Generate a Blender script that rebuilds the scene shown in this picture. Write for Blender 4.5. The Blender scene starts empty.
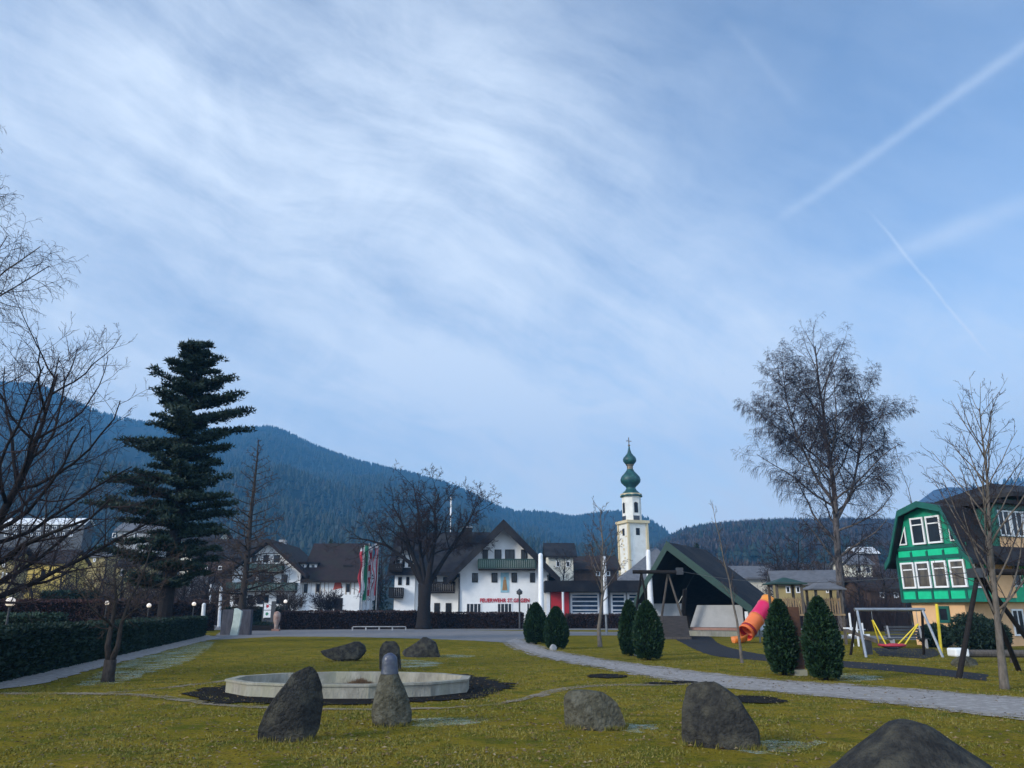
import bpy, bmesh, math, random
import numpy as np
from mathutils import Vector, Matrix, noise
from mathutils.geometry import tessellate_polygon

R = math.radians
C = bpy.context.scene.collection
SC = bpy.context.scene

# ---------------------------------------------------------------- camera
EYE = 1.8
FPX = 770.0
PITCH = R(16.36)
cam_d = bpy.data.cameras.new('camera')
cam_d.sensor_width = 36.0
cam_d.lens = FPX / 1024 * 36
cam_d.clip_start = 0.1
cam_d.clip_end = 20000
cam = bpy.data.objects.new('camera', cam_d)
C.objects.link(cam)
cam.location = (0, 0, EYE)
cam.rotation_euler = (R(90) + PITCH, 0, 0)
SC.camera = cam

# ---------------------------------------------------------------- light
SUN_EL, SUN_AZ = R(24), R(238)      # azimuth clockwise from +Y: from behind left
sun_d = bpy.data.lights.new('sun', 'SUN')
sun_d.energy = 1.55
sun_d.angle = R(14)
sun_d.color = (1.0, 0.93, 0.82)
sun = bpy.data.objects.new('sun', sun_d)
C.objects.link(sun)
sd = Vector((math.sin(SUN_AZ) * math.cos(SUN_EL), math.cos(SUN_AZ) * math.cos(SUN_EL), math.sin(SUN_EL)))
sun.rotation_euler = sd.to_track_quat('Z', 'Y').to_euler()
SC.view_settings.view_transform = 'Standard'
SC.view_settings.look = 'None'
SC.view_settings.exposure = 1.08
SC.view_settings.gamma = 1.0
SC.view_settings.use_curve_mapping = False
SC.cycles.max_bounces = 6
SC.cycles.transparent_max_bounces = 12
SC.cycles.volume_bounces = 0

def ray(u, v):
    a = (384 - v) / FPX
    return Vector(((u - 512) / FPX, math.cos(PITCH) - math.sin(PITCH) * a, math.sin(PITCH) + math.cos(PITCH) * a))
def at(u, v, Y):
    r = ray(u, v)
    return Vector((r.x, r.y, r.z)) * (Y / r.y) + Vector((0, 0, EYE))
def gnd(u, v):
    r = ray(u, v)
    k = -EYE / r.z
    return Vector((r.x * k, r.y * k, 0))
def gx(u, v, Y): return at(u, v, Y).x
def gz(v, Y): return at(512, v, Y).z

# ---- sky: Nishita with cirrus bands and vapour trails anchored in world directions
world = bpy.data.worlds.new("World")
SC.world = world
world.use_nodes = True
def build_sky():
    nt = world.node_tree; N = nt.nodes; L = nt.links
    N.clear()
    out = N.new('ShaderNodeOutputWorld'); bg = N.new('ShaderNodeBackground')
    bg.inputs['Strength'].default_value = 0.1
    L.new(bg.outputs[0], out.inputs[0])
    sky = N.new('ShaderNodeTexSky'); sky.sky_type = 'NISHITA'; sky.sun_disc = False
    sky.sun_elevation = SUN_EL; sky.sun_rotation = SUN_AZ
    sky.air_density = 1.0; sky.dust_density = 0.6; sky.ozone_density = 3.0
    tc = N.new('ShaderNodeTexCoord')
    def val(x):
        return x
    def m(op, a, b=None, c=None, clamp=False):
        n = N.new('ShaderNodeMath'); n.operation = op; n.use_clamp = clamp
        for i, x in enumerate((a, b, c)):
            if x is None: continue
            if isinstance(x, (int, float)): n.inputs[i].default_value = x
            else: L.new(x, n.inputs[i])
        return n.outputs[0]
    def vm(op, a, b):
        n = N.new('ShaderNodeVectorMath'); n.operation = op
        for i, x in enumerate((a, b)):
            if isinstance(x, (tuple, Vector)): n.inputs[i].default_value = tuple(x)
            elif isinstance(x, (int, float)): n.inputs[3].default_value = x
            else: L.new(x, n.inputs[i])
        return n.outputs['Value'] if op == 'DOT_PRODUCT' else n.outputs[0]
    D = vm('NORMALIZE', tc.outputs['Generated'], (0, 0, 0))
    def nz(vec, scale, detail, rough, dist=0.0):
        n = N.new('ShaderNodeTexNoise'); L.new(vec, n.inputs['Vector'])
        n.inputs['Scale'].default_value = scale; n.inputs['Detail'].default_value = detail
        n.inputs['Roughness'].default_value = rough; n.inputs['Distortion'].default_value = dist
        return n
    warp = nz(D, 2.2, 4, 0.55)
    wv = vm('SUBTRACT', warp.outputs['Color'], (0.5, 0.5, 0.5))
    wvs = vm('SCALE', wv, 0.15)
    Dw = vm('ADD', D, wvs)
    # streak field, stretched along the cloud deck's drift
    a0 = ray(150, 120).normalized(); a1 = ray(800, 430).normalized()
    nrm = a0.cross(a1).normalized(); along = (a1 - a0).normalized(); third = nrm.cross(along)
    cx = vm('DOT_PRODUCT', Dw, along * 1.6); cy = vm('DOT_PRODUCT', Dw, nrm * 6.5); cz = vm('DOT_PRODUCT', Dw, third * 2.0)
    comb = N.new('ShaderNodeCombineXYZ'); L.new(cx, comb.inputs[0]); L.new(cy, comb.inputs[1]); L.new(cz, comb.inputs[2])
    streak = nz(comb.outputs[0], 1.5, 8, 0.62, 0.0).outputs['Fac']
    fine = nz(D, 7.0, 9, 0.66, 0.5).outputs['Fac']
    def band(p, q, width, amt, warped=True):
        """soft cirrus bank round the great-circle arc p-q (pixels of the reference view, used as directions)"""
        P = ray(*p).normalized(); Q = ray(*q).normalized()
        n = P.cross(Q).normalized(); mid = (P + Q).normalized(); al = n.cross(mid).normalized()
        half = abs(al.dot(Q)) + width * 0.5
        v = Dw if warped else D
        a = vm('DOT_PRODUCT', v, n / width); b = vm('DOT_PRODUCT', v, al / half)
        s = m('ADD', m('POWER', m('ABSOLUTE', a), 2.0), m('POWER', m('ABSOLUTE', b), 4.0))
        g = m('POWER', 2.7183, m('MULTIPLY', s, -1.0))
        front = m('GREATER_THAN', vm('DOT_PRODUCT', D, mid), 0.0)
        return m('MULTIPLY', m('MULTIPLY', g, front), amt)
    tot = None
    for p, q, w, amt in BANDS:
        b = band(p, q, w, amt)
        tot = b if tot is None else m('ADD', tot, b)
    # behind the viewer, brighter bluer cloud is added to light the facing walls
    st = m('MULTIPLY', m('SUBTRACT', streak, 0.52), 2.1)
    fn = m('MULTIPLY', m('SUBTRACT', fine, 0.5), 0.9)
    back = m('MULTIPLY', m('SUBTRACT', 0.25, vm('DOT_PRODUCT', D, (0, 1, 0))), 1.2, clamp=True)
    tot = m('ADD', tot, m('MULTIPLY', back, 0.8))
    tot = m('MULTIPLY', m('SUBTRACT', 1.0, m('POWER', 2.7183, m('MULTIPLY', tot, -1.9))), 0.80)
    mod = m('ADD', 1.0, m('ADD', st, fn))
    cov = m('ADD', m('MULTIPLY', tot, mod), m('MULTIPLY', m('ADD', st, fn), 0.18))
    cov = m('ADD', cov, 0.16, clamp=True)
    # vapour trails
    for p, q, w, amt in TRAILS:
        P = ray(*p).normalized(); Q = ray(*q).normalized()
        n = P.cross(Q).normalized(); mid = (P + Q).normalized(); al = n.cross(mid).normalized()
        half = abs(al.dot(Q))
        jit = m('MULTIPLY', m('SUBTRACT', fine, 0.5), 0.012)
        a = m('DIVIDE', m('ADD', vm('DOT_PRODUCT', D, n), jit), w)
        b = m('DIVIDE', vm('DOT_PRODUCT', D, al), half)
        s = m('ADD', m('POWER', m('ABSOLUTE', a), 2.0), m('POWER', m('ABSOLUTE', b), 6.0))
        g = m('POWER', 2.7183, m('MULTIPLY', s, -1.0))
        g = m('MULTIPLY', g, m('GREATER_THAN', vm('DOT_PRODUCT', D, mid), 0.0))
        g = m('MULTIPLY', m('MULTIPLY', g, m('ADD', 0.55, fine)), amt)
        cov = m('ADD', cov, g, clamp=True)
    tint = N.new('ShaderNodeMix'); tint.data_type = 'RGBA'; tint.blend_type = 'MULTIPLY'
    tint.inputs[0].default_value = 1.0
    L.new(sky.outputs[0], tint.inputs[6]); tint.inputs[7].default_value = SKY_TINT
    mix = N.new('ShaderNodeMix'); mix.data_type = 'RGBA'
    L.new(cov, mix.inputs[0]); L.new(tint.outputs[2], mix.inputs[6])
    cc = N.new('ShaderNodeMix'); cc.data_type = 'RGBA'; L.new(back, cc.inputs[0]); cc.inputs[6].default_value = CLOUD_COL; cc.inputs[7].default_value = CLOUD_BACK_FILL
    L.new(cc.outputs[2], mix.inputs[7])
    L.new(mix.outputs[2], bg.inputs['Color'])
SKY_TINT = (1.0, 1.0, 1.0, 1)
CLOUD_COL = (4.0, 4.55, 5.3, 1)
CLOUD_BACK_FILL = (6.2, 7.8, 10.4, 1)
BANDS = [((-60, 60), (460, 210), 0.20, 0.62), ((160, 170), (560, 430), 0.13, 0.75), ((430, 110), (760, 380), 0.15, 0.50), ((520, 380), (760, 480), 0.09, 0.5),
         ((560, 400), (900, 440), 0.07, 0.42), ((420, 470), (620, 500), 0.05, 0.30), ((100, 10), (600, 60), 0.10, 0.2),
         ((220, 415), (420, 440), 0.05, 0.55), ((-200, 150), (60, 260), 0.12, 0.35), ((930, 420), (1100, 380), 0.08, 0.35), ((60, 500), (1000, 505), 0.15, 3.0), ((540, 440), (760, 470), 0.08, .5)]
TRAILS = [((785, 215), (1060, 22), 0.006, 0.22), ((840, 278), (1060, 190), 0.012, 0.20), ((875, 218), (985, 352), 0.0016, 0.24),
          ((725, 20), (800, 110), 0.006, 0.05), ((440, 425), (640, 405), 0.006, 0.22)]
build_sky()

# ---------------------------------------------------------------- helpers
class MB:
    def __init__(s): s.v = []; s.f = []; s.mi = []; s.cur = 0
    def add(s, vs, fs, smooth=False):
        o = len(s.v)
        s.v += [tuple(x) for x in vs]
        s.f += [tuple(i + o for i in f) for f in fs]
        s.mi += [s.cur] * len(fs)
        return s
    def box(s, x0, x1, y0, y1, z0, z1):
        vs = [(x0,y0,z0),(x1,y0,z0),(x1,y1,z0),(x0,y1,z0),(x0,y0,z1),(x1,y0,z1),(x1,y1,z1),(x0,y1,z1)]
        return s.add(vs, [(0,3,2,1),(4,5,6,7),(0,1,5,4),(1,2,6,5),(2,3,7,6),(3,0,4,7)])
    def prism(s, poly, vec):
        """poly: list of 3D points (planar), extruded along vec"""
        n = len(poly); vec = Vector(vec); P = [Vector(p) for p in poly]
        vs = P + [p + vec for p in P]
        fs = [tuple(range(n)), tuple(range(2 * n - 1, n - 1, -1))] + [(i, i + n, (i + 1) % n + n, (i + 1) % n) for i in range(n)]
        return s.add(vs, fs)
    def tube(s, pts, rads, n=6, cap=True):
        P = [Vector(p) for p in pts]; o = len(s.v); m_ = len(P)
        if isinstance(rads, (int, float)): rads = [rads] * m_
        up = None
        for i, p in enumerate(P):
            d = (P[min(i + 1, m_ - 1)] - P[max(i - 1, 0)])
            if d.length < 1e-9: d = Vector((0, 0, 1))
            d.normalize()
            if up is None:
                up = Vector((0, 0, 1)) if abs(d.z) < 0.9 else Vector((1, 0, 0))
            a = d.cross(up)
            if a.length < 1e-6: a = d.cross(Vector((0, 1, 0)))
            a.normalize(); b = a.cross(d)
            up = b
            for k in range(n):
                t = 2 * math.pi * k / n
                q = p + (a * math.cos(t) + b * math.sin(t)) * rads[i]
                s.v.append((q.x, q.y, q.z))
        for i in range(m_ - 1):
            for k in range(n):
                s.f.append((o + i * n + k, o + i * n + (k + 1) % n, o + (i + 1) * n + (k + 1) % n, o + (i + 1) * n + k)); s.mi.append(s.cur)
        if cap:
            s.f.append(tuple(o + k for k in range(n))[::-1]); s.mi.append(s.cur)
            s.f.append(tuple(o + (m_ - 1) * n + k for k in range(n))); s.mi.append(s.cur)
        return s
    def bar(s, p, q, w, h=None):
        """square beam from p to q"""
        h = h or w; p = Vector(p); q = Vector(q); d = (q - p).normalized()
        up = Vector((0, 0, 1)) if abs(d.z) < 0.95 else Vector((0, 1, 0))
        a = d.cross(up).normalized() * (w / 2); b = a.cross(d).normalized() * (h / 2)
        return s.prism([p + a + b, p - a + b, p - a - b, p + a - b], q - p)
    def lathe(s, prof, n=24, c=(0, 0, 0)):
        o = len(s.v)
        for r, z in prof:
            for k in range(n):
                t = 2 * math.pi * k / n
                s.v.append((c[0] + r * math.cos(t), c[1] + r * math.sin(t), c[2] + z))
        for i in range(len(prof) - 1):
            for k in range(n):
                s.f.append((o + i * n + k, o + i * n + (k + 1) % n, o + (i + 1) * n + (k + 1) % n, o + (i + 1) * n + k)); s.mi.append(s.cur)
        s.f.append(tuple(o + k for k in range(n))[::-1]); s.mi.append(s.cur)
        s.f.append(tuple(o + (len(prof) - 1) * n + k for k in range(n))); s.mi.append(s.cur)
        return s
    def build(s, name, mat, parent=None, smooth=False, loc=None, bevel=0.0):
        me = bpy.data.meshes.new(name)
        me.from_pydata(s.v, [], s.f)
        mats = mat if isinstance(mat, (list, tuple)) else [mat]
        for m in mats: me.materials.append(m)
        if len(mats) > 1: me.polygons.foreach_set('material_index', s.mi)
        if smooth: me.polygons.foreach_set('use_smooth', [True] * len(me.polygons))
        me.update()
        o = bpy.data.objects.new(name, me); C.objects.link(o)
        if parent: o.parent = parent
        if loc is not None: o.location = loc
        if bevel:
            md = o.modifiers.new('bevel', 'BEVEL'); md.width = bevel; md.segments = 2; md.limit_method = 'ANGLE'
        return o

def tag(o, label=None, cat=None, group=None, kind=None):
    if label: o['label'] = label
    if cat: o['category'] = cat
    if group: o['group'] = group
    if kind: o['kind'] = kind
    return o
def thing(name, label, cat, loc=(0, 0, 0), rz=0, group=None):
    o = bpy.data.objects.new(name, None); C.objects.link(o)
    o.empty_display_size = 0.3
    o.location = loc; o.rotation_euler = (0, 0, rz)
    return tag(o, label, cat, group)
def copy_tree(o, parent=None):
    c = o.copy(); C.objects.link(c)
    if parent: c.parent = parent
    for ch in [x for x in bpy.data.objects if x.parent == o]: copy_tree(ch, c)
    return c

# ---------------------------------------------------------------- materials
def mat(name, col, rough=0.8, col2=None, scale=3.0, detail=6, bump=0.0, bscale=None, contrast=(0.35, 0.65), metal=0.0, spec=0.5,
        stretch=None, col3=None, s3=0.4, emis=None, estr=0.0, coord='Object'):
    m = bpy.data.materials.new(name); m.use_nodes = True
    nt = m.node_tree; N = nt.nodes; L = nt.links
    b = N['Principled BSDF']
    b.inputs['Roughness'].default_value = rough; b.inputs['Metallic'].default_value = metal
    if rough >= .84: spec = min(spec, .15)
    b.inputs['Specular IOR Level'].default_value = spec
    c4 = lambda c: (c[0], c[1], c[2], 1)
    b.inputs['Base Color'].default_value = c4(col)
    tc = N.new('ShaderNodeTexCoord'); vec = tc.outputs[coord]
    if stretch:
        mp = N.new('ShaderNodeMapping'); mp.inputs['Scale'].default_value = stretch
        L.new(vec, mp.inputs[0]); vec = mp.outputs[0]
    if col2 is None: col2 = tuple(x * 0.78 for x in col)
    n = N.new('ShaderNodeTexNoise'); n.inputs['Scale'].default_value = scale; n.inputs['Detail'].default_value = detail
    n.inputs['Roughness'].default_value = 0.62
    L.new(vec, n.inputs['Vector'])
    r = N.new('ShaderNodeMapRange'); r.inputs[1].default_value = contrast[0]; r.inputs[2].default_value = contrast[1]
    L.new(n.outputs['Fac'], r.inputs[0])
    mx = N.new('ShaderNodeMix'); mx.data_type = 'RGBA'
    L.new(r.outputs[0], mx.inputs[0]); mx.inputs[6].default_value = c4(col2); mx.inputs[7].default_value = c4(col)
    outc = mx.outputs[2]
    if col3 is not None:
        n3 = N.new('ShaderNodeTexNoise'); n3.inputs['Scale'].default_value = scale * s3; n3.inputs['Detail'].default_value = 4
        L.new(vec, n3.inputs['Vector'])
        r3 = N.new('ShaderNodeMapRange'); r3.inputs[1].default_value = 0.48; r3.inputs[2].default_value = 0.66
        L.new(n3.outputs['Fac'], r3.inputs[0])
        m3 = N.new('ShaderNodeMix'); m3.data_type = 'RGBA'
        L.new(r3.outputs[0], m3.inputs[0]); L.new(outc, m3.inputs[6]); m3.inputs[7].default_value = c4(col3)
        outc = m3.outputs[2]
    L.new(outc, b.inputs['Base Color'])
    if bump:
        nb = N.new('ShaderNodeTexNoise'); nb.inputs['Scale'].default_value = bscale or scale * 4; nb.inputs['Detail'].default_value = 6
        L.new(vec, nb.inputs['Vector'])
        bp = N.new('ShaderNodeBump'); bp.inputs['Strength'].default_value = bump; bp.inputs['Distance'].default_value = 0.05
        L.new(nb.outputs['Fac'], bp.inputs['Height']); L.new(bp.outputs[0], b.inputs['Normal'])
    if emis:
        b.inputs['Emission Color'].default_value = c4(emis); b.inputs['Emission Strength'].default_value = estr
    return m
def leafmat(name, cols, rough=0.7, transl=0.0, spec=0.3):
    """colour varies per leaf clump through position noise"""
    m = bpy.data.materials.new(name); m.use_nodes = True
    nt = m.node_tree; N = nt.nodes; L = nt.links; b = N['Principled BSDF']
    b.inputs['Roughness'].default_value = rough; b.inputs['Specular IOR Level'].default_value = spec
    g = N.new('ShaderNodeNewGeometry'); cr = N.new('ShaderNodeValToRGB')
    L.new(g.outputs['Random Per Island'], cr.inputs[0])
    e = cr.color_ramp.elements
    while len(e) < len(cols): e.new(0.5)
    for i, c in enumerate(cols):
        e[i].position = i / max(1, len(cols) - 1); e[i].color = (*c, 1)
    L.new(cr.outputs[0], b.inputs['Base Color'])
    return m
M = {}
M['white_wall'] = mat('white_wall', (.82, .82, .80), .9, (.70, .71, .70), 0.6, bump=.1)
M['cream_wall'] = mat('cream_wall', (.72, .68, .56), .9, (.60, .56, .46), 0.8)
M['yellow_wall'] = mat('yellow_wall', (.78, .58, .17), .9, (.62, .46, .13), 0.8)
M['orange_wall'] = mat('orange_wall', (.72, .45, .24), .9, (.6, .37, .2), 1.2)
M['brown_wall'] = mat('brown_wall', (.10, .062, .045), .9, (.06, .04, .03), 1.5)
M['grey_wall'] = mat('grey_wall', (.36, .36, .36), .9, (.26, .26, .27), 1.0)
M['dark_roof'] = mat('dark_roof', (.018, .018, .022), .8, (.010, .010, .014), 1.2, bump=.5, bscale=14, col3=(.028, .027, .028), spec=.2)
M['red_roof'] = mat('red_roof', (.036, .025, .025), .85, (.022, .017, .018), 1.5, bump=.5, bscale=14, col3=(.030, .028, .024))
M['grey_roof'] = mat('grey_roof', (.13, .13, .14), .7, (.085, .085, .09), 1.5, bump=.3, bscale=10)
M['wood_dark'] = mat('wood_dark', (.022, .019, .018), .85, (.013, .011, .011), 2.5, stretch=(1, 1, 6))
M['wood_grey'] = mat('wood_grey', (.13, .11, .092), .85, (.07, .058, .05), 3, stretch=(6, 6, 1), bump=.3)
M['wood_tan'] = mat('wood_tan', (.30, .20, .10), .8, (.2, .13, .07), 3)
M['green_wood'] = mat('green_wood', (.013, .050, .040), .7, (.009, .035, .028), 2)
M['teal_paint'] = mat('teal_paint', (.006, .52, .25), .5, (.005, .43, .21), 3, spec=.4)
M['teal_dark'] = mat('teal_dark', (.004, .10, .075), .5, (.003, .07, .055), 3)
M['teal_mid'] = mat('teal_mid', (.006, .27, .155), .5, (.005, .20, .12), 3, spec=.4)
M['ochre_wall'] = mat('ochre_wall', (.36, .29, .13), .9, (.28, .22, .10), .8)
M['stage_white_shaded'] = mat('stage_white_shaded', (.42, .43, .44), .8, (.34, .35, .36), 1)  # white stage walls, with the shade under the roof put into the colour
M['glass'] = mat('glass', (.016, .020, .027), .10, (.008, .010, .014), .8, spec=.35)
M['glass_warm'] = mat('glass_warm', (.13, .105, .075), .12, (.035, .03, .028), 1.6, spec=.6, stretch=(2, 2, .5))
M['glass_blue'] = mat('glass_blue', (.05, .085, .15), .1, (.02, .035, .06), .8, spec=.6)
M['white_paint'] = mat('white_paint', (.80, .80, .80), .5, (.68, .68, .68), 2)
M['metal_grey'] = mat('metal_grey', (.34, .35, .36), .4, (.25, .26, .27), 5, metal=.7)
M['steel_dark'] = mat('steel_dark', (.07, .075, .08), .5, (.05, .05, .055), 5, metal=.4)
M['copper_green'] = mat('copper_green', (.008, .062, .054), .5, (.004, .032, .032), 1.2, col3=(.018, .10, .085), s3=.8, spec=.5)
M['gold'] = mat('gold', (.20, .15, .09), .5, metal=.5)
M['tower_white'] = mat('tower_white', (.80, .78, .72), .9, (.66, .64, .58), .5)
M['tower_ochre'] = mat('tower_ochre', (.62, .53, .35), .9, (.58, .46, .26), .5)
M['red_paint'] = mat('red_paint', (.50, .012, .02), .5, (.42, .01, .016), 1)
M['flag_red'] = mat('flag_red', (.42, .03, .05), .7, (.33, .02, .04), 2)
M['flag_white'] = mat('flag_white', (.55, .55, .58), .7)
M['flag_green'] = mat('flag_green', (.02, .22, .12), .7, (.015, .16, .09), 2)
M['globe'] = mat('globe', (.85, .80, .72), .3, (.82, .77, .7), 2, emis=(1, .8, .6), estr=.22)
M['bark'] = mat('bark', (.062, .052, .046), .95, (.028, .024, .022), 9, bump=.8, stretch=(2, 2, .6), coord='Object')
M['bark_dark'] = mat('bark_dark', (.024, .021, .021), .95, (.016, .014, .015), 7, bump=.6)
M['bark_light'] = mat('bark_light', (.17, .145, .12), .9, (.09, .078, .066), 8, bump=.6, stretch=(1.5, 1.5, .6))
M['bark_birch'] = mat('bark_birch', (.115, .10, .095), .9, (.032, .028, .028), 2.0, bump=.6, stretch=(2, 2, .8), contrast=(.4, .55))
M['twig'] = mat('twig', (.042, .031, .031), .95, (.03, .022, .023), 4)
M['twig_birch'] = mat('twig_birch', (.040, .030, .032), .95, (.028, .022, .024), 4)
M['twig_brown'] = mat('twig_brown', (.075, .052, .042), .95, (.05, .036, .031), 4)
M['needles'] = leafmat('needles', [(.006, .016, .011), (.012, .028, .017), (.022, .042, .025), (.009, .021, .016)])
M['thuja'] = leafmat('thuja', [(.006, .020, .008), (.011, .034, .012), (.019, .050, .018), (.008, .026, .010)], .6)
M['hedge'] = leafmat('hedge', [(.004, .014, .010), (.009, .025, .014), (.014, .036, .02), (.006, .018, .011)])
M['hedge_light'] = leafmat('hedge_light', [(.014, .035, .022), (.026, .055, .032), (.02, .045, .03)])
M['hedge_brown'] = leafmat('hedge_brown', [(.024, .014, .014), (.042, .022, .02), (.06, .03, .024), (.03, .02, .018)])
M['hedge_red'] = leafmat('hedge_red', [(.045, .02, .02), (.075, .032, .03), (.058, .025, .025)])
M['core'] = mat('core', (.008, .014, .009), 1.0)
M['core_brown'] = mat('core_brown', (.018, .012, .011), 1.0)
M['stone_dark'] = mat('stone_dark', (.040, .039, .035), .85, (.016, .016, .016), 12, detail=10, bump=1.0, bscale=26, col3=(.066, .062, .048), s3=.35, spec=.25)
M['stone_mid'] = mat('stone_mid', (.088, .082, .056), .85, (.045, .042, .030), 13, detail=10, bump=1.0, spec=.2, bscale=20, col3=(.105, .10, .075), s3=.5)
M['stone_top_sheen'] = mat('stone_top_sheen', (.07, .08, .10), .4, (.03, .036, .075), 6, bump=.2, bscale=20)  # bluish sky sheen on the stone tops, put into the colour
M['concrete'] = mat('concrete', (.34, .32, .265), .85, (.20, .185, .15), 4.5, bump=.5, bscale=25, stretch=(1, 1, .4), col3=(.27, .26, .19), contrast=(.35, .65))
M['asphalt'] = mat('asphalt', (.215, .20, .19), .85, (.15, .15, .155), 1.2, bump=.3, bscale=40)
M['rubber'] = mat('rubber', (.026, .026, .029), .9, (.02, .02, .023), 2, bump=.3, bscale=30)
M['soil'] = mat('soil', (.011, .009, .007), 1, (.004, .003, .003), 6, bump=1.0, bscale=30)
M['rust'] = mat('rust', (.085, .045, .032), .85, (.045, .026, .02), 3, bump=.3, col3=(.12, .055, .03))
# ---------------------------------------------------------------- ground
def ground_mat():
    m = bpy.data.materials.new('lawn'); m.use_nodes = True
    nt = m.node_tree; N = nt.nodes; L = nt.links; b = N['Principled BSDF']
    b.inputs['Roughness'].default_value = .95; b.inputs['Specular IOR Level'].default_value = .0
    tc = N.new('ShaderNodeTexCoord')
    def nz(s, d, rg=.6):
        n = N.new('ShaderNodeTexNoise'); n.inputs['Scale'].default_value = s; n.inputs['Detail'].default_value = d
        n.inputs['Roughness'].default_value = rg
        L.new(tc.outputs['Object'], n.inputs['Vector']); return n.outputs['Fac']
    def mr(x, a, c):
        r = N.new('ShaderNodeMapRange'); r.inputs[1].default_value = a; r.inputs[2].default_value = c; L.new(x, r.inputs[0]); return r.outputs[0]
    def mx(f, a, c):
        n = N.new('ShaderNodeMix'); n.data_type = 'RGBA'; L.new(f, n.inputs[0])
        for i, x in ((6, a), (7, c)):
            if isinstance(x, tuple): n.inputs[i].default_value = (*x, 1)
            else: L.new(x, n.inputs[i])
        return n.outputs[2]
    c = mx(mr(nz(.35, 5), .38, .62), (.178, .142, .016), (.245, .178, .024))
    c = mx(mr(nz(1.3, 7, .75), .46, .60), c, (.098, .106, .016))
    c = mx(mr(nz(5.0, 6, .75), .52, .68), c, (.17, .115, .045))
    c = mx(mr(nz(16, 5, .8), .53, .60), c, (.055, .056, .012))
    c = mx(mr(nz(60, 3, .8), .60, .68), c, (.30, .24, .10))
    L.new(c, b.inputs['Base Color'])
    bp = N.new('ShaderNodeBump'); bp.inputs['Strength'].default_value = .9; bp.inputs['Distance'].default_value = .04
    L.new(nz(30, 6, .75), bp.inputs['Height']); L.new(bp.outputs[0], b.inputs['Normal'])
    return m
M['lawn'] = ground_mat()
def poly_sheet(pts, z, name, m, kind='structure', jit=0.0, step=0.35, seed=1, dz=0.0):
    rng = random.Random(seed); out = []
    n = len(pts)
    for i in range(n):
        a = Vector(pts[i]); b = Vector(pts[(i + 1) % n]); k = max(1, int((b - a).length / step)); k = min(k, 160)
        for j in range(k):
            p = a.lerp(b, j / k)
            out.append(Vector((p.x + rng.uniform(-jit, jit), p.y + rng.uniform(-jit, jit), z)))
    tris = tessellate_polygon([out])
    mb = MB(); mb.add(out, [tuple(t) for t in tris])
    o = mb.build(name, m)
    # make faces point up
    me = o.data; bm = bmesh.new(); bm.from_mesh(me)
    for f in bm.faces:
        f.normal_update()
        if f.normal.z < 0: f.normal_flip()
    bm.to_mesh(me); bm.free()
    if kind: o['kind'] = kind
    return o
def smooth_line(pts, sub=8):
    P = [Vector(p) for p in pts]; out = []
    for i in range(len(P) - 1):
        p0 = P[max(i - 1, 0)]; p1 = P[i]; p2 = P[i + 1]; p3 = P[min(i + 2, len(P) - 1)]
        for j in range(sub):
            t = j / sub
            out.append(0.5 * ((2 * p1) + (-p0 + p2) * t + (2 * p0 - 5 * p1 + 4 * p2 - p3) * t * t + (-p0 + 3 * p1 - 3 * p2 + p3) * t ** 3))
    out.append(P[-1]); return out
mb = MB()
# a sheet to the horizon, finer close to the viewer with a gentle unevenness
xs = [-3200, -1500, -600, -200, -80, -40] + [x * 1.0 for x in range(-30, 31, 1)] + [40, 80, 200, 600, 1500, 3200]
ys = [-280, -150, -40, -10] + [y * 1.0 for y in range(0, 46, 1)] + [60, 90, 150, 300, 800, 1500, 2450]
nx = len(xs)
vs = []
for y in ys:
    for x in xs: vs.append((x, y, 0.0))
mb.add(vs, [(j * nx + i, j * nx + i + 1, (j + 1) * nx + i + 1, (j + 1) * nx + i) for j in range(len(ys) - 1) for i in range(nx - 1)])
mb.build('lawn_ground', M['lawn'])['kind'] = 'structure'

# far asphalt square and the road in front of the hedges
def G(L_): return [gnd(*p) for p in L_]
M['gravel'] = mat('gravel', (.33, .305, .285), .95, (.235, .215, .20), 38, detail=8, bump=.8, bscale=60, col3=(.40, .375, .35), s3=.15)
sq = G([(208, 640), (222, 631.0), (270, 629.2), (430, 629.6), (560, 631.5), (780, 633.5), (1100, 641), (1100, 652)][:7]) + G([(1100, 646), (940, 640.5), (760, 636.8), (640, 635.4), (560, 635.6), (532, 637.5), (520, 640), (505, 642.5), (470, 640.5), (420, 638.6), (340, 636.8), (275, 636.6), (240, 638.5)])
poly_sheet(sq, .004, 'asphalt_road', M['asphalt'], jit=.12, seed=3)
back = [Vector((-32, 76, 0)), Vector((60, 76, 0)), Vector((60, 135, 0)), Vector((-60, 135, 0)), Vector((-60, 95, 0)), Vector((-36, 88, 0))]
poly_sheet(back, .008, 'asphalt_yard', M['asphalt'], step=6)
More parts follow.
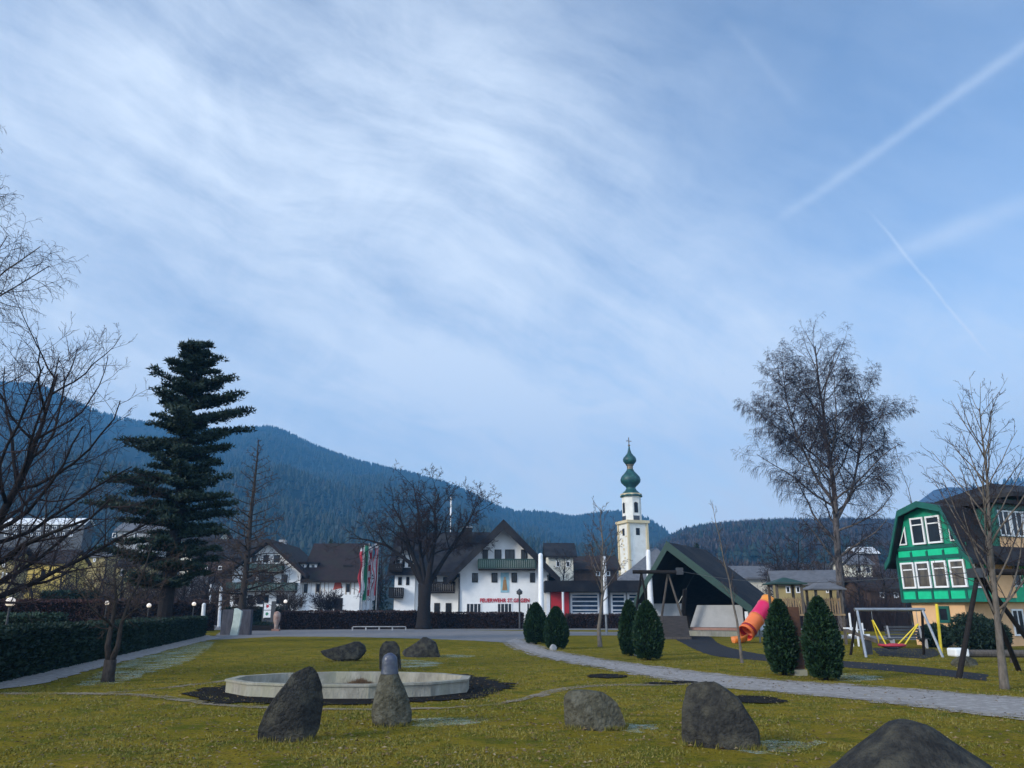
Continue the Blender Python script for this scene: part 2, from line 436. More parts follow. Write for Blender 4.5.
# gravel footpath sweeping from the road to the lower right
up = smooth_line(G([(516, 638.5), (530, 643), (548, 650), (590, 658), (640, 665), (700, 673), (770, 680), (860, 686.5), (950, 693), (1040, 700), (1200, 713)]))
lo = smooth_line(G([(506, 641.5), (516, 648), (540, 656), (575, 663), (620, 671), (665, 679), (720, 686.5), (800, 694), (880, 702), (960, 711), (1040, 721), (1200, 745)]))
poly_sheet(up + lo[::-1], .012, 'gravel_path', M['gravel'], jit=.07, step=.25, seed=5)
def ragged(name, c1, c2, lo_, hi_, amax, sc=14, big=1.1):
    """patchy ground cover: bare grass shows through between its specks"""
    m = bpy.data.materials.new(name); m.use_nodes = True
    nt = m.node_tree; N = nt.nodes; L = nt.links; b = N['Principled BSDF']
    b.inputs['Roughness'].default_value = .95; b.inputs['Specular IOR Level'].default_value = .1
    tc = N.new('ShaderNodeTexCoord'); n = N.new('ShaderNodeTexNoise'); n.inputs['Scale'].default_value = sc; n.inputs['Detail'].default_value = 8; n.inputs['Roughness'].default_value = .8
    L.new(tc.outputs['Object'], n.inputs['Vector'])
    n2 = N.new('ShaderNodeTexNoise'); n2.inputs['Scale'].default_value = big; n2.inputs['Detail'].default_value = 4
    L.new(tc.outputs['Object'], n2.inputs['Vector'])
    cm = N.new('ShaderNodeMix'); cm.data_type = 'RGBA'; L.new(n.outputs['Fac'], cm.inputs[0]); cm.inputs[6].default_value = (*c1, 1); cm.inputs[7].default_value = (*c2, 1); L.new(cm.outputs[2], b.inputs['Base Color'])
    a = N.new('ShaderNodeMath'); a.operation = 'MULTIPLY_ADD'; a.inputs[1].default_value = .9; L.new(n2.outputs['Fac'], a.inputs[0]); L.new(n.outputs['Fac'], a.inputs[2])
    r = N.new('ShaderNodeMapRange'); r.inputs[1].default_value = lo_; r.inputs[2].default_value = hi_; r.inputs[4].default_value = amax; L.new(a.outputs[0], r.inputs[0])
    t = N.new('ShaderNodeBsdfTransparent'); mx = N.new('ShaderNodeMixShader')
    L.new(r.outputs[0], mx.inputs[0]); L.new(t.outputs[0], mx.inputs[1]); L.new(b.outputs[0], mx.inputs[2])
    L.new(mx.outputs[0], N['Material Output'].inputs[0])
    return m
M['gravel_thin'] = ragged('gravel_thin', (.16, .13, .08), (.30, .25, .19), .76, 1.02, .8, 9)
M['frost'] = ragged('frost', (.24, .30, .20), (.52, .58, .50), .82, 1.22, .70, 11, 1.2)
M['gravel_edge'] = ragged('gravel_edge', (.22, .19, .15), (.36, .33, .30), .88, 1.02, .9, 7)
# thin path that leaves it and joins the ring trodden round the basin
def ribbon(line, w, z, name, m, jit=.05, seed=1, step=.25):
    Ls = []; Rs = []
    for i, p in enumerate(line):
        d = line[min(i + 1, len(line) - 1)] - line[max(i - 1, 0)]; d.z = 0; d.normalize()
        n_ = Vector((-d.y, d.x, 0)); ww = w[0] + (w[1] - w[0]) * i / (len(line) - 1) if isinstance(w, tuple) else w
        Ls.append(p + n_ * ww / 2); Rs.append(p - n_ * ww / 2)
    return poly_sheet(Ls + Rs[::-1], z, name, m, jit=jit, step=step, seed=seed)
eu = up[2:]; el = lo[2:]
ribbon([p.copy() for p in eu], .55, .016, 'gravel_edge', M['gravel_edge'], jit=.1, seed=41)
ribbon([p.copy() for p in el], .60, .016, 'gravel_edge', M['gravel_edge'], jit=.1, seed=42)
ribbon(smooth_line(G([(715, 683), (665, 684.5), (600, 685.5), (560, 690), (535, 697)])), (.55, .32), .008, 'trodden_path', M['gravel_thin'], seed=7)
ribbon(smooth_line(G([(-40, 693.5), (60, 694), (100, 694.5), (150, 696.5), (230, 706), (330, 709.5), (430, 709), (500, 704), (540, 695)])), (.45, .2), .016, 'trodden_path', M['gravel_thin'], jit=.06, seed=8)
ribbon(smooth_line(G([(110, 693), (165, 688), (225, 681), (250, 678)])), (.3, .22), .008, 'trodden_path', M['gravel_thin'], jit=.05, seed=9)
# left path beside the long hedge, and the strip still white with frost
lpu = G([(-90, 701), (0, 681), (60, 667), (130, 651), (205, 635)])
lpl = G([(222, 637.5), (200, 642), (150, 655), (100, 668), (40, 684), (0, 690), (-90, 697)])
poly_sheet(lpu + lpl, .016, 'hedge_path', M['gravel'], jit=.12, seed=11)
def frost(pts, seed, jit=.17):
    o = poly_sheet(smooth_line(G(pts + pts[:1]), 6)[:-1], .010, 'frost_patch', M['frost'], kind='stuff', jit=jit, step=.12, seed=seed)
    tag(o, 'white hoarfrost left on the grass', 'frost')
    return o
frost([(75, 686), (110, 668), (150, 655), (208, 641.0), (212, 645), (190, 660), (155, 671), (118, 683)], 1)
frost([(748, 741), (810, 742.5), (815, 746), (790, 753), (758, 755), (742, 752)], 2)
frost([(624, 724), (650, 725), (652, 729), (636, 732), (624, 731)], 3)
frost([(410, 719), (480, 718), (480, 723), (440, 727), (412, 726)], 4, .06)
frost([(398, 660), (432, 661), (440, 665.5), (405, 668)], 5)
frost([(440, 655), (470, 655.5), (470, 657.5), (440, 657.5)], 6)
frost([(835, 673), (870, 675), (880, 680), (840, 681)], 7)
# dark planting soil
poly_sheet(smooth_line(G([(188, 696), (205, 690), (245, 682), (300, 675), (440, 674), (505, 683), (508, 689), (480, 697), (400, 703.5), (300, 705), (215, 703), (188, 696)]), 5), .020, 'soil_bed', M['soil'], jit=.26, step=.14, seed=12)
def spot(u, v, rx, ry, seed):
    c = gnd(u, v)
    poly_sheet([c + Vector((math.cos(t) * rx, math.sin(t) * ry, 0)) for t in np.linspace(0, 2 * math.pi, 22)[:-1]], .022, 'soil_patch', M['soil'], jit=.10, step=.15, seed=seed)
spot(606, 676.5, .55, .7, 20); spot(752, 700, .62, .75, 21); spot(660, 684, .45, .3, 22); spot(683, 682.5, .3, .35, 23)
# dark rubber strip: the run of the cable slide
ru = smooth_line(G([(688, 633), (708, 636), (722, 645), (760, 654), (830, 660), (920, 667), (990, 675)]))
rl = smooth_line(G([(668, 635), (690, 647), (715, 656), (765, 661), (840, 667), (920, 674), (985, 681)]))
poly_sheet(ru + rl[::-1], .008, 'rubber_strip', M['rubber'], jit=.05, seed=30)
poly_sheet(G([(872, 648), (935, 649), (940, 655), (925, 659), (880, 656)]), .012, 'rubber_mat', M['rubber'], jit=.05, seed=31)

# ---------------------------------------------------------------- hills
def interp(tab, x):
    xs_ = [a for a, b in tab]; ys_ = [b for a, b in tab]
    return float(np.interp(x, xs_, ys_))
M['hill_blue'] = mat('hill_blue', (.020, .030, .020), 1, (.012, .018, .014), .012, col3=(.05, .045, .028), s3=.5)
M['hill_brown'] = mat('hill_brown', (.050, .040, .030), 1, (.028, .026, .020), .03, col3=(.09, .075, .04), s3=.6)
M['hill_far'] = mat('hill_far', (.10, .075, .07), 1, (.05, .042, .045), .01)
ridges = {}
def hill(name, tab, D0, D1, m, u0, u1, nu=140, nt=26, rough=8.0, p=1.25, seed=0):
    """a real slope: rises from the valley floor at D0 to the ridge at D1, then falls away behind"""
    us = np.linspace(u0, u1, nu); vs_ = []; rows = []
    ts = list(np.linspace(0, 1, nt)) + [1.15, 1.4]
    for t in ts:
        row = []
        for u in us:
            D = D0 + (D1 - D0) * t
            zr = gz(interp(tab, u), D1)
            if t <= 1: z = zr * (t ** p)
            else: z = zr * (1 - (t - 1) * 1.6)
            x = (u - 512) / 802 * D
            w = min(1, t * 3) * (0.25 + 0.75 * min(1, abs(1 - t) * 4))
            z += rough * w * 2.2 * noise.noise(Vector((x * .004, D * .004, seed))) * min(1, zr / 150)
            z += rough * w * .6 * noise.noise(Vector((x * .016, D * .016, seed + 5)))
            row.append((x, D, z - 1.0 * (t == 0)))
        rows.append(row)
    mb = MB(); n = len(us)
    mb.add([p_ for r in rows for p_ in r], [(j * n + i, j * n + i + 1, (j + 1) * n + i + 1, (j + 1) * n + i) for j in range(len(ts) - 1) for i in range(n - 1)])
    o = mb.build(name, m, smooth=True); o['kind'] = 'structure'
    A = np.array(rows)
    ridges[name] = (A, us, ts)
    return o
T_A = [(-500, 400), (-200, 375), (0, 388), (60, 412), (110, 425), (180, 432), (225, 432), (250, 429), (270, 434), (300, 445), (350, 462), (400, 476), (427, 484), (457, 493), (485, 508), (502, 515), (520, 519), (545, 520), (572, 525), (601, 520), (621, 517), (648, 522), (662, 530), (685, 550), (740, 580), (800, 600)]
hill('mountain_slope', T_A, 320, 1700, M['hill_blue'], -500, 800, rough=22, p=1.15, seed=1)
T_B = [(560, 600), (640, 566), (670, 545), (690, 534), (715, 530), (740, 527), (780, 526), (840, 526), (900, 528), (930, 530), (1000, 530), (1100, 525), (1300, 510)]
hill('wooded_hill', T_B, 260, 900, M['hill_brown'], 560, 1300, rough=8, p=1.0, seed=2)
T_C = [(860, 560), (900, 530), (925, 506), (937, 499), (952, 490), (968, 487), (984, 488), (1010, 486), (1060, 478), (1200, 480), (1500, 500)]
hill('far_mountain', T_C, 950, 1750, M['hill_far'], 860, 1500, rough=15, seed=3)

def sample_hill(name, a, t):
    A, us, ts = ridges[name]
    i = np.clip(a, 0, 1) * (len(us) - 1); j = t * (list(ts).index(1.0) if 1.0 in ts else len(ts) - 3)
    i0 = min(int(i), len(us) - 2); j0 = min(int(j), len(ts) - 2); fi = i - i0; fj = j - j0
    return (A[j0, i0] * (1 - fi) * (1 - fj) + A[j0, i0 + 1] * fi * (1 - fj) + A[j0 + 1, i0] * (1 - fi) * fj + A[j0 + 1, i0 + 1] * fi * fj)
def conifer_v(rng, p, h, w):
    """three stacked skirts, ragged"""
    vs = []; fs = []
    for k in range(3):
        zb = h * (.08 + .27 * k); zt = h * (.50 + .25 * k); r = w * (1 - .27 * k); n = 6
        o = len(vs); off = rng.random() * 6
        for q in range(n):
            a = off + q * 2 * math.pi / n; rr = r * rng.uniform(.7, 1.15)
            vs.append((p[0] + math.cos(a) * rr, p[1] + math.sin(a) * rr, p[2] + zb + rng.uniform(-.04, .04) * h))
        vs.append((p[0], p[1], p[2] + zt))
        fs += [(o + q, o + (q + 1) % n, o + n) for q in range(n)]
    return vs, fs
def broad_v(rng, p, h, w):
    """leafless crown: a fan of thin spikes over a stem"""
    vs = []; fs = []
    c = Vector((p[0], p[1], p[2] + h * .25))
    for k in range(13):
        a = rng.random() * 2 * math.pi; e = rng.uniform(.15, 1.0); d = Vector((math.cos(a) * (1 - e * .75), math.sin(a) * (1 - e * .75), .35 + e)).normalized()
        L_ = h * rng.uniform(.45, .75); tip = c + d * L_ * Vector((1, 1, 1)).x
        s_ = Vector((-d.y, d.x, 0)); s_ = (s_.normalized() if s_.length > .01 else Vector((1, 0, 0))) * w * .09
        m_ = c + d * L_ * .6
        o = len(vs); vs += [tuple(c), tuple(m_ + s_), tuple(tip), tuple(m_ - s_)]; fs.append((o, o + 1, o + 2, o + 3))
    o = len(vs); r = w * .05
    vs += [(p[0] - r, p[1], p[2] - 1), (p[0] + r, p[1], p[2] - 1), (p[0] + r * .6, p[1], p[2] + h * .6), (p[0] - r * .6, p[1], p[2] + h * .6)]; fs.append((o, o + 1, o + 2, o + 3))
    return vs, fs
M['forest'] = leafmat('forest', [(.008, .018, .014), (.014, .028, .018), (.022, .034, .022), (.030, .028, .020)])
M['forest_mid'] = leafmat('forest_mid', [(.007, .016, .012), (.012, .024, .016), (.018, .03, .02)])
M['forest_bare'] = leafmat('forest_bare', [(.050, .034, .030), (.075, .052, .042), (.036, .026, .025), (.10, .075, .055)])
def forest(name, hillname, n, hmin, hmax, kind, m, label, seed, alim=(0, 1), tlim=(.05, 1), dens=None):
    rng = random.Random(seed); mb = MB()
    for i in range(n):
        a = rng.uniform(*alim); t = rng.uniform(*tlim) if rng.random() > .16 else tlim[1] - rng.random() * .02
        p = sample_hill(hillname, a, t)
        if dens and not dens(p, t, rng): continue
        h = rng.uniform(hmin, hmax); w = h * rng.uniform(.24, .38) if kind == 'c' else h * .5
        vs_, fs_ = (conifer_v if kind == 'c' else broad_v)(rng, p, h, w); mb.add(vs_, fs_)
    o = mb.build(name, m); o['kind'] = 'stuff'; tag(o, label, 'forest'); return o
forest('mountain_forest', 'mountain_slope', 24000, 8, 15, 'c', M['forest'], 'dark blue conifer forest covering the long mountain at left', 1, alim=(.15, .95), tlim=(.10, 1),
       dens=lambda p, t, r: noise.noise(Vector((p[0] * .006, p[1] * .004, 3))) > -.28 or r.random() < .3)
forest('bare_forest', 'wooded_hill', 8500, 8, 13, 'b', M['forest_bare'], 'brown leafless woodland along the low hill at right', 2, alim=(.12, .8), tlim=(.05, 1),
       dens=lambda p, t, r: not (.16 < t < .34) and noise.noise(Vector((p[0] * .012, p[1] * .012, 7))) > -.35)
forest('conifer_forest', 'wooded_hill', 3000, 7, 13, 'c', M['forest_mid'], 'dark conifers scattered over the low hill at right', 3, alim=(.12, .8), tlim=(.30, 1),
       dens=lambda p, t, r: noise.noise(Vector((p[0] * .012, p[1] * .012, 7))) < (.12 if p[0] < 230 else -.12) and r.random() < .85)
forest('far_forest', 'far_mountain', 1600, 9, 15, 'c', M['forest'], 'far trees dotted over the bare mountain above the green house', 4, alim=(.02, .6), tlim=(.4, 1),
       dens=lambda p, t, r: noise.noise(Vector((p[0] * .004, p[1] * .004, 9))) > .05)

# ---------------------------------------------------------------- haze in the valley air
hz = MB().box(-3300, 3300, -300, 2500, -1.5, 530)
def haze_mat():
    m = bpy.data.materials.new('haze'); m.use_nodes = True
    nt = m.node_tree; nt.nodes.remove(nt.nodes['Principled BSDF'])
    v = nt.nodes.new('ShaderNodeVolumePrincipled')
    v.inputs['Color'].default_value = (.15, .52, 1.0, 1); v.inputs['Density'].default_value = .00032; v.inputs['Anisotropy'].default_value = 0
    nt.links.new(v.outputs[0], nt.nodes['Material Output'].inputs['Volume'])
    return m
hz.build('haze', haze_mat())['kind'] = 'stuff'
# ---------------------------------------------------------------- buildings
class Fr:
    """a local frame on the ground: x along the facade, y into the building, z up"""
    def __init__(s, x, y, ang=0.0):
        s.o = Vector((x, y, 0)); s.a = ang
        s.ex = Vector((math.cos(ang), math.sin(ang), 0)); s.ey = Vector((-math.sin(ang), math.cos(ang), 0))
    def y(s, u, v, off=0.0):
        """where the sight line of a photo point meets the plane local y = off -> (x, z)"""
        r = ray(u, v); P0 = Vector((0, 0, EYE)); q = s.o + s.ey * off
        k = (q - P0).dot(s.ey) / r.dot(s.ey); p = P0 + r * k - s.o
        return p.dot(s.ex), p.z
    def x(s, u, v, off=0.0):
        r = ray(u, v); P0 = Vector((0, 0, EYE)); q = s.o + s.ex * off
        k = (q - P0).dot(s.ex) / r.dot(s.ex); p = P0 + r * k - s.o
        return p.dot(s.ey), p.z

def window(parent, x0, x1, z0, z1, y=0.0, frame='white_paint', pane='glass', mull=1, bars=0, t=.09, depth=.07, side=None, label=None, shutters=None):
    """framed window on the wall plane y (outside is -y), or on plane x when side='x'"""
    f = MB(); p = MB()
    def B(mb, a0, a1, d0, d1, c0, c1):
        if side == 'x': mb.box(y + d0, y + d1, a0, a1, c0, c1)
        else: mb.box(a0, a1, y + d0, y + d1, c0, c1)
    d0, d1 = -depth, -.003
    B(f, x0, x0 + t, d0, d1, z0, z1); B(f, x1 - t, x1, d0, d1, z0, z1)
    B(f, x0 + t, x1 - t, d0, d1, z1 - t, z1); B(f, x0 + t, x1 - t, d0, d1, z0, z0 + t)
    for k in range(mull):
        c = x0 + (x1 - x0) * (k + 1) / (mull + 1)
        B(f, c - t * .35, c + t * .35, d0 + .008, d1 - .002, z0 + t, z1 - t)
    for k in range(bars):
        c = z0 + (z1 - z0) * (k + 1) / (bars + 1)
        B(f, x0 + t, x1 - t, d0 + .012, d1 - .004, c - t * .3, c + t * .3)
    if shutters:
        for a0, a1 in ((x0 - (x1 - x0) * .45, x0 - .02), (x1 + .02, x1 + (x1 - x0) * .45)):
            s_ = MB(); 
            if side == 'x': s_.box(y - .05, y - .004, a0, a1, z0, z1)
            else: s_.box(a0, a1, y - .05, y - .004, z0, z1)
            s_.build('shutter', M[shutters], parent)
    B(p, x0 + t, x1 - t, d0 + .035, d1 - .006, z0 + t, z1 - t)
    w = f.build('window', M[frame], parent)
    p.build('pane', M[pane], w)
    if label: w['label'] = label
    return w

def roof_gable_y(x0, x1, y0, y1, ze, zr, over=.5, th=.28, front=.8, xr=None, kick=0):
    """ridge runs along y; returns an MB of two thick slabs"""
    xr = (x0 + x1) / 2 if xr is None else xr
    mb = MB(); s0 = (zr - ze) / (xr - x0); s1 = (zr - ze) / (x1 - xr)
    a = (x0 - over, ze - over * s0); b = (xr, zr); c = (x1 + over, ze - over * s1)
    poly = [(a[0], y0 - front, a[1]), (b[0], y0 - front, b[1]), (c[0], y0 - front, c[1]), (c[0], y0 - front, c[1] + th), (b[0], y0 - front, b[1] + th * 1.15), (a[0], y0 - front, a[1] + th)]
    mb.prism(poly, (0, y1 - y0 + 2 * front, 0)); return mb
def roof_gable_x(x0, x1, y0, y1, ze, zr, over=.5, th=.28, side=.5):
    mb = MB(); yr = (y0 + y1) / 2; s = (zr - ze) / (yr - y0)
    poly = [(x0 - side, y0 - over, ze - over * s), (x0 - side, yr, zr), (x0 - side, y1 + over, ze - over * s), (x0 - side, y1 + over, ze - over * s + th), (x0 - side, yr, zr + th * 1.15), (x0 - side, y0 - over, ze - over * s + th)]
    mb.prism(poly, (x1 - x0 + 2 * side, 0, 0)); return mb
def wall_gable_y(x0, x1, y0, y1, ze, zr, z0=-.1):
    xr = (x0 + x1) / 2
    return MB().prism([(x0, y0, z0), (x1, y0, z0), (x1, y0, ze), (xr, y0, zr), (x0, y0, ze)], (0, y1 - y0, 0))
def wall_gable_x(x0, x1, y0, y1, ze, zr, z0=-.1):
    yr = (y0 + y1) / 2
    return MB().prism([(x0, y0, z0), (x0, y1, z0), (x0, y1, ze), (x0, yr, zr), (x0, y0, ze)], (x1 - x0, 0, 0))
def balcony(parent, x0, x1, y, z, depth=1.1, h=.95, m='green_wood', board='wood_dark'):
    b = MB().box(x0, x1, y - depth, y - .004, z - .16, z).build('balcony', M[board], parent)
    r = MB(); n = max(3, int((x1 - x0) / .22))
    for k in range(n):
        a = x0 + (x1 - x0) * k / n
        r.box(a + .012, a + (x1 - x0) / n - .012, y - depth - .04, y - depth, z + .02, z + h)
    r.box(x0, x1, y - depth - .08, y - depth - .042, z + h - .1, z + h + .02); r.box(x0, x1, y - depth - .08, y - depth - .042, z + .02, z + .1)
    r.box(x0 - .04, x0, y - depth, y - .02, z + .02, z + h); r.box(x1, x1 + .04, y - depth, y - .02, z + .02, z + h)
    r.build('railing', M[m], b)
    return b
def text(body, parent, x, y, z, size, m, width=None, name='lettering'):
    cu = bpy.data.curves.new(name, 'FONT'); cu.body = body; cu.size = size; cu.align_x = 'CENTER'; cu.extrude = .03; cu.space_character = 1.05
    cu.offset = .022; tmp = bpy.data.objects.new(name + '_tmp', cu); C.objects.link(tmp)
    dg = bpy.context.evaluated_depsgraph_get()
    me = bpy.data.meshes.new_from_object(tmp.evaluated_get(dg)); bpy.data.objects.remove(tmp)
    me.materials.clear(); me.materials.append(m)
    o = bpy.data.objects.new(name, me); C.objects.link(o); o.parent = parent
    o.rotation_euler = (R(90), 0, 0); o.location = (x, y, z)
    if width:
        w = max(v.co.x for v in me.vertices) - min(v.co.x for v in me.vertices); s = width / w
        o.scale = (s, s * 1.15, s)
    return o

# ---- fire station
D = 95.0
F = Fr(gx(505, 610, D), D, 0)
fs = thing('fire_station', 'large white gabled house with dark roof, green balcony and red lettering', 'building', F.o, F.a)
xl, _ = F.y(458, 610); xr_, _ = F.y(549, 610)
ze = F.y(458, 570)[1]; zr = F.y(508, 524)[1]
wall_gable_y(xl, xr_, 0, 17, ze - .15, zr - .2).build('wall', M['white_wall'], fs)
rf = roof_gable_y(xl, xr_, 0, 17, ze - .1, zr - .1, over=1.3, th=.45, front=1.5).build('roof', M['dark_roof'], fs)
bb = MB()
for sx, xe in ((-1, xl - 1.3), (1, xr_ + 1.3)):
    xm = (xl + xr_) / 2; s = (zr - .1 - ze + .1) / (xr_ - xm); zt = zr - .08; zb = zt - abs(xe - xm) * s
    bb.prism([(xm, -1.56, zt + .5), (xm, -1.56, zt - .75), (xe, -1.56, zb - .35), (xe, -1.56, zb + .45)], (0, .05, 0))
bb.build('bargeboard', M['dark_roof'], fs)
# left wing, set back, with its own balconies
wx0, _ = F.y(394, 610, 6); wze = F.y(458, 566, 6)[1]; wzr = F.y(458, 536, 12)[1]
wl = MB().prism([(wx0, 6, -.1), (xl - .01, 6, -.1), (xl - .01, 6, wze), (wx0, 6, wze)], (0, 11, 0)).build('side_wing_wall', M['white_wall'], fs)
roof_gable_x(wx0, xl + 2.5, 6, 17, wze - .15, wzr, over=1.3, th=.4, side=.9).build('side_wing_roof', M['dark_roof'], fs)
def fw(u0, u1, v0, v1, y=0, **k):
    a, zb = F.y(u0, v1, y); b, zt = F.y(u1, v0, y); window(fs, a, b, zb, zt, y, **k)
for u0, u1 in ((482.5, 488), (494.5, 501.5), (521, 527)): fw(u0, u1, 549.5, 560, frame='wood_dark', pane='glass', mull=1, t=.1)
fw(505, 514.5, 549.5, 560, frame='wood_dark', mull=1, t=.1)
for u0, u1 in ((472, 478), (491.5, 497.5), (511.5, 517), (530, 535)): fw(u0, u1, 573, 582.5, frame='wood_dark', t=.1)
for u0, u1, m_ in ((466, 481.5, 3), (497, 512, 3), (526.5, 532, 1)): fw(u0, u1, 603, 615, frame='white_paint', mull=m_, t=.10)
for u0, u1 in ((434, 440), (445.5, 451.5), (424, 428)): fw(u0, u1, 603, 613.5, y=6, frame='wood_dark', t=.1)
for u0, u1 in ((432, 437), (443, 448)): fw(u0, u1, 577, 584, y=6, frame='wood_dark', mull=0, t=.1)
a, z = F.y(478.5, 569); b, _ = F.y(535.5, 569)
balcony(fs, a, b, 0, z, depth=1.3, h=1.1)
a, z = F.y(428, 592, 6); b, _ = F.y(455, 592, 6); balcony(fs, a, b, 6, z, depth=1.2, h=1.2, m='wood_dark')
a, z = F.y(391, 597, 6); b, _ = F.y(404, 597, 6); balcony(fs, a, b, 5.4, z, depth=1.2, h=1.1, m='wood_dark')
a, z = F.y(391, 571, 6); b, _ = F.y(404, 571, 6); balcony(fs, a, b, 5.4, z, depth=1.2, h=.8, m='wood_dark')
# wall painting of a robed figure
a, zb = F.y(500.5, 592.5); b, zt = F.y(509, 572.5); c = (a + b) / 2
mu = MB().box(a, b, -.05, -.003, zb, zt).build('wall_painting', mat('mural_blue', (.22, .42, .50), .8, (.32, .50, .55), 2), fs)
g = MB(); g.prism([(c - .3, -.07, zb + .25), (c + .32, -.07, zb + .25), (c + .16, -.07, zb + 1.5), (c - .16, -.07, zb + 1.5)], (0, .017, 0))
g.build('painted_robe', mat('mural_ochre', (.35, .20, .08), .8), mu)
g = MB(); g.prism([(c + .14 * math.cos(t), -.075, zb + 1.66 + .17 * math.sin(t)) for t in np.linspace(0, 2 * math.pi, 13)[:-1]], (0, .02, 0)); g.build('painted_head', mat('mural_skin', (.5, .34, .22), .8), mu)
a, z = F.y(480, 602.2); b, _ = F.y(529.5, 602.2)
text('FEUERWEHR ST.GILGEN', fs, (a + b) / 2, -.04, z, .62, mat('letter_red', (.50, .012, .03), .5), width=b - a)
# cross gable at the left end of the wing
ga, _ = F.y(393.5, 610, 5.4); gb, _ = F.y(414, 610, 5.4); gz0 = F.y(403, 561, 5.4)[1]; gz1 = F.y(403, 549, 5.4)[1]
wall_gable_y(ga, gb, 5.4, 10, gz0, gz1).build('cross_gable_wall', M['white_wall'], fs)
roof_gable_y(ga, gb, 5.4, 10, gz0, gz1, over=.7, th=.3, front=1.0).build('cross_gable_roof', M['dark_roof'], rf)
for u0, u1 in ((396, 400), (402, 405), (408, 411.5)):
    fw(u0, u1, 560, 567, y=5.4, frame='wood_dark', mull=0, t=.1)
for u0, u1 in ((398, 402), (406, 409.5)): fw(u0, u1, 577, 585, y=5.4, frame='wood_dark', mull=0, t=.1)
# pipes, dormer, chimney
pp = MB(); pp.tube([(xl + .1, -.12, 0), (xl + .1, -.12, ze - .4)], .09, 8); pp.build('downpipe', M['steel_dark'], fs)
pp = MB(); pp.tube([(xr_ - .1, -.12, 0), (xr_ - .1, -.12, ze - .6), (xr_ + .9, -.5, ze - 1.0)], .07, 8); pp.build('downpipe', M['steel_dark'], fs)
cx_, cz = F.y(467.5, 528, 9)
ch = MB().box(cx_ - .6, cx_ + .6, 8.5, 9.7, cz - 2.2, cz).build('chimney', M['wood_dark'], rf)
MB().box(cx_ - .7, cx_ + .7, 8.4, 9.8, cz + .003, cz + .12).build('chimney_cap', M['metal_grey'], rf)
a, z0_ = F.y(402, 541, 9); b, z1_ = F.y(428, 530, 9)

# ---- red and glass appliance hall right of it
F2 = Fr(gx(550, 610, 92), 92, 0)
hall = thing('appliance_hall', 'low flat-roofed hall with red end wall and wide glazed white-framed gates', 'building', F2.o, 0)
x1h, _ = F2.y(645, 610); zt = F2.y(600, 592)[1]; zroof = F2.y(600, 581)[1]
MB().box(0.3, x1h, .3, 14, -.1, zt).build('wall', M['grey_wall'], hall)
MB().box(-.6, x1h + .8, -1.6, 15, zt + .003, zroof).build('roof', M['dark_roof'], hall)
xa, _ = F2.y(551, 610); xb, _ = F2.y(569, 610)
MB().box(xa, xb, -.25, .29, -.05, zt - .01).build('red_panel', M['red_paint'], hall)
MB().box(xa - .5, xa - .1, -.2, .2, -.05, zt - .02).build('white_post', M['white_paint'], hall)
for u0, u1, ml in ((570.5, 599, 4), (611, 625.5, 2), (628, 641, 2)):
    a, zb = F2.y(u0, 614.5, .3); b, ztt = F2.y(u1, 592.6, .3)
    window(hall, a, b, max(zb, .2), ztt, .3, mull=0, bars=4, t=.22, depth=.12, pane='glass_blue')
MB().box(F2.y(600, 610)[0], F2.y(609, 610)[0], 0, .29, 0, zt - .02).build('gate_pillar', M['glass_blue'], hall)
# brown block with small tower roof behind
def simple_house(name, label, u0, u1, veave, vridge, D, wallm, roofm, axis='x', depth=9, rows=(), ang=0, frame='white_paint', ch=None, over=.6, vbase=None, cat='house', group=None, pane='glass', shutters=None):
    f = Fr(gx((u0 + u1) / 2, 610, D), D, ang)
    h = thing(name, label, cat, f.o, ang, group)
    a = f.y(u0, 600)[0]; b = f.y(u1, 600)[0]; ze = f.y((u0 + u1) / 2, veave)[1]
    if axis == 'x':
        zr = f.y((u0 + u1) / 2, vridge, depth / 2)[1]
        wall_gable_x(a, b, 0, depth, ze, zr - .1).build('wall', M[wallm], h)
        r = roof_gable_x(a, b, 0, depth, ze, zr, over=over, side=over).build('roof', M[roofm], h)
    else:
        zr = f.y((u0 + u1) / 2, vridge)[1]
        wall_gable_y(a, b, 0, depth, ze, zr - .1).build('wall', M[wallm], h)
        r = roof_gable_y(a, b, 0, depth, ze, zr, over=over, front=over).build('roof', M[roofm], h)
    for (v0, v1, cols) in rows:
        for (p, q) in cols:
            x0, zb = f.y(p, v1); x1, zt_ = f.y(q, v0)
            window(h, x0, x1, zb, zt_, 0, frame=frame, pane=pane, mull=1 if q - p > 4 else 0, t=.12, shutters=shutters)
    if ch:
        c, cz = f.y(ch[0], ch[1], depth / 2)
        MB().box(c - .4, c + .4, depth / 2 - .4, depth / 2 + .4, cz - 2.5, cz).build('chimney', M['grey_wall'], r)
    return h, f, r

# ---- white chalet at left of the square
D = 116
F = Fr(gx(262, 610, D), D, 0)
ht = thing('chalet', 'white chalet with brown gable roof and two long dark green balconies', 'house', F.o, 0)
xl, _ = F.y(229, 610); xr_, _ = F.y(298, 610); ze = F.y(229, 572)[1]; zr = F.y(264, 541.5)[1]
wall_gable_y(xl, xr_, 0, 15, ze, zr - .3).build('wall', M['white_wall'], ht)
rfc = roof_gable_y(xl, xr_, 0, 15, ze, zr - .2, over=1.1, th=.5, front=1.4).build('roof', M['red_roof'], ht)
def hw(u0, u1, v0, v1, y=0, parent=None, **k):
    a, zb = F.y(u0, v1, y); b, zt_ = F.y(u1, v0, y); return window(parent or ht, a, b, zb, zt_, y, **k)
for u0, u1 in ((251.5, 257), (263, 269), (273.5, 280)): hw(u0, u1, 555, 562.5, frame='wood_dark')
for u0, u1, ml in ((246, 256, 1), (258, 274, 3), (281, 288, 1)): hw(u0, u1, 574.5, 584, frame='wood_dark', mull=ml)
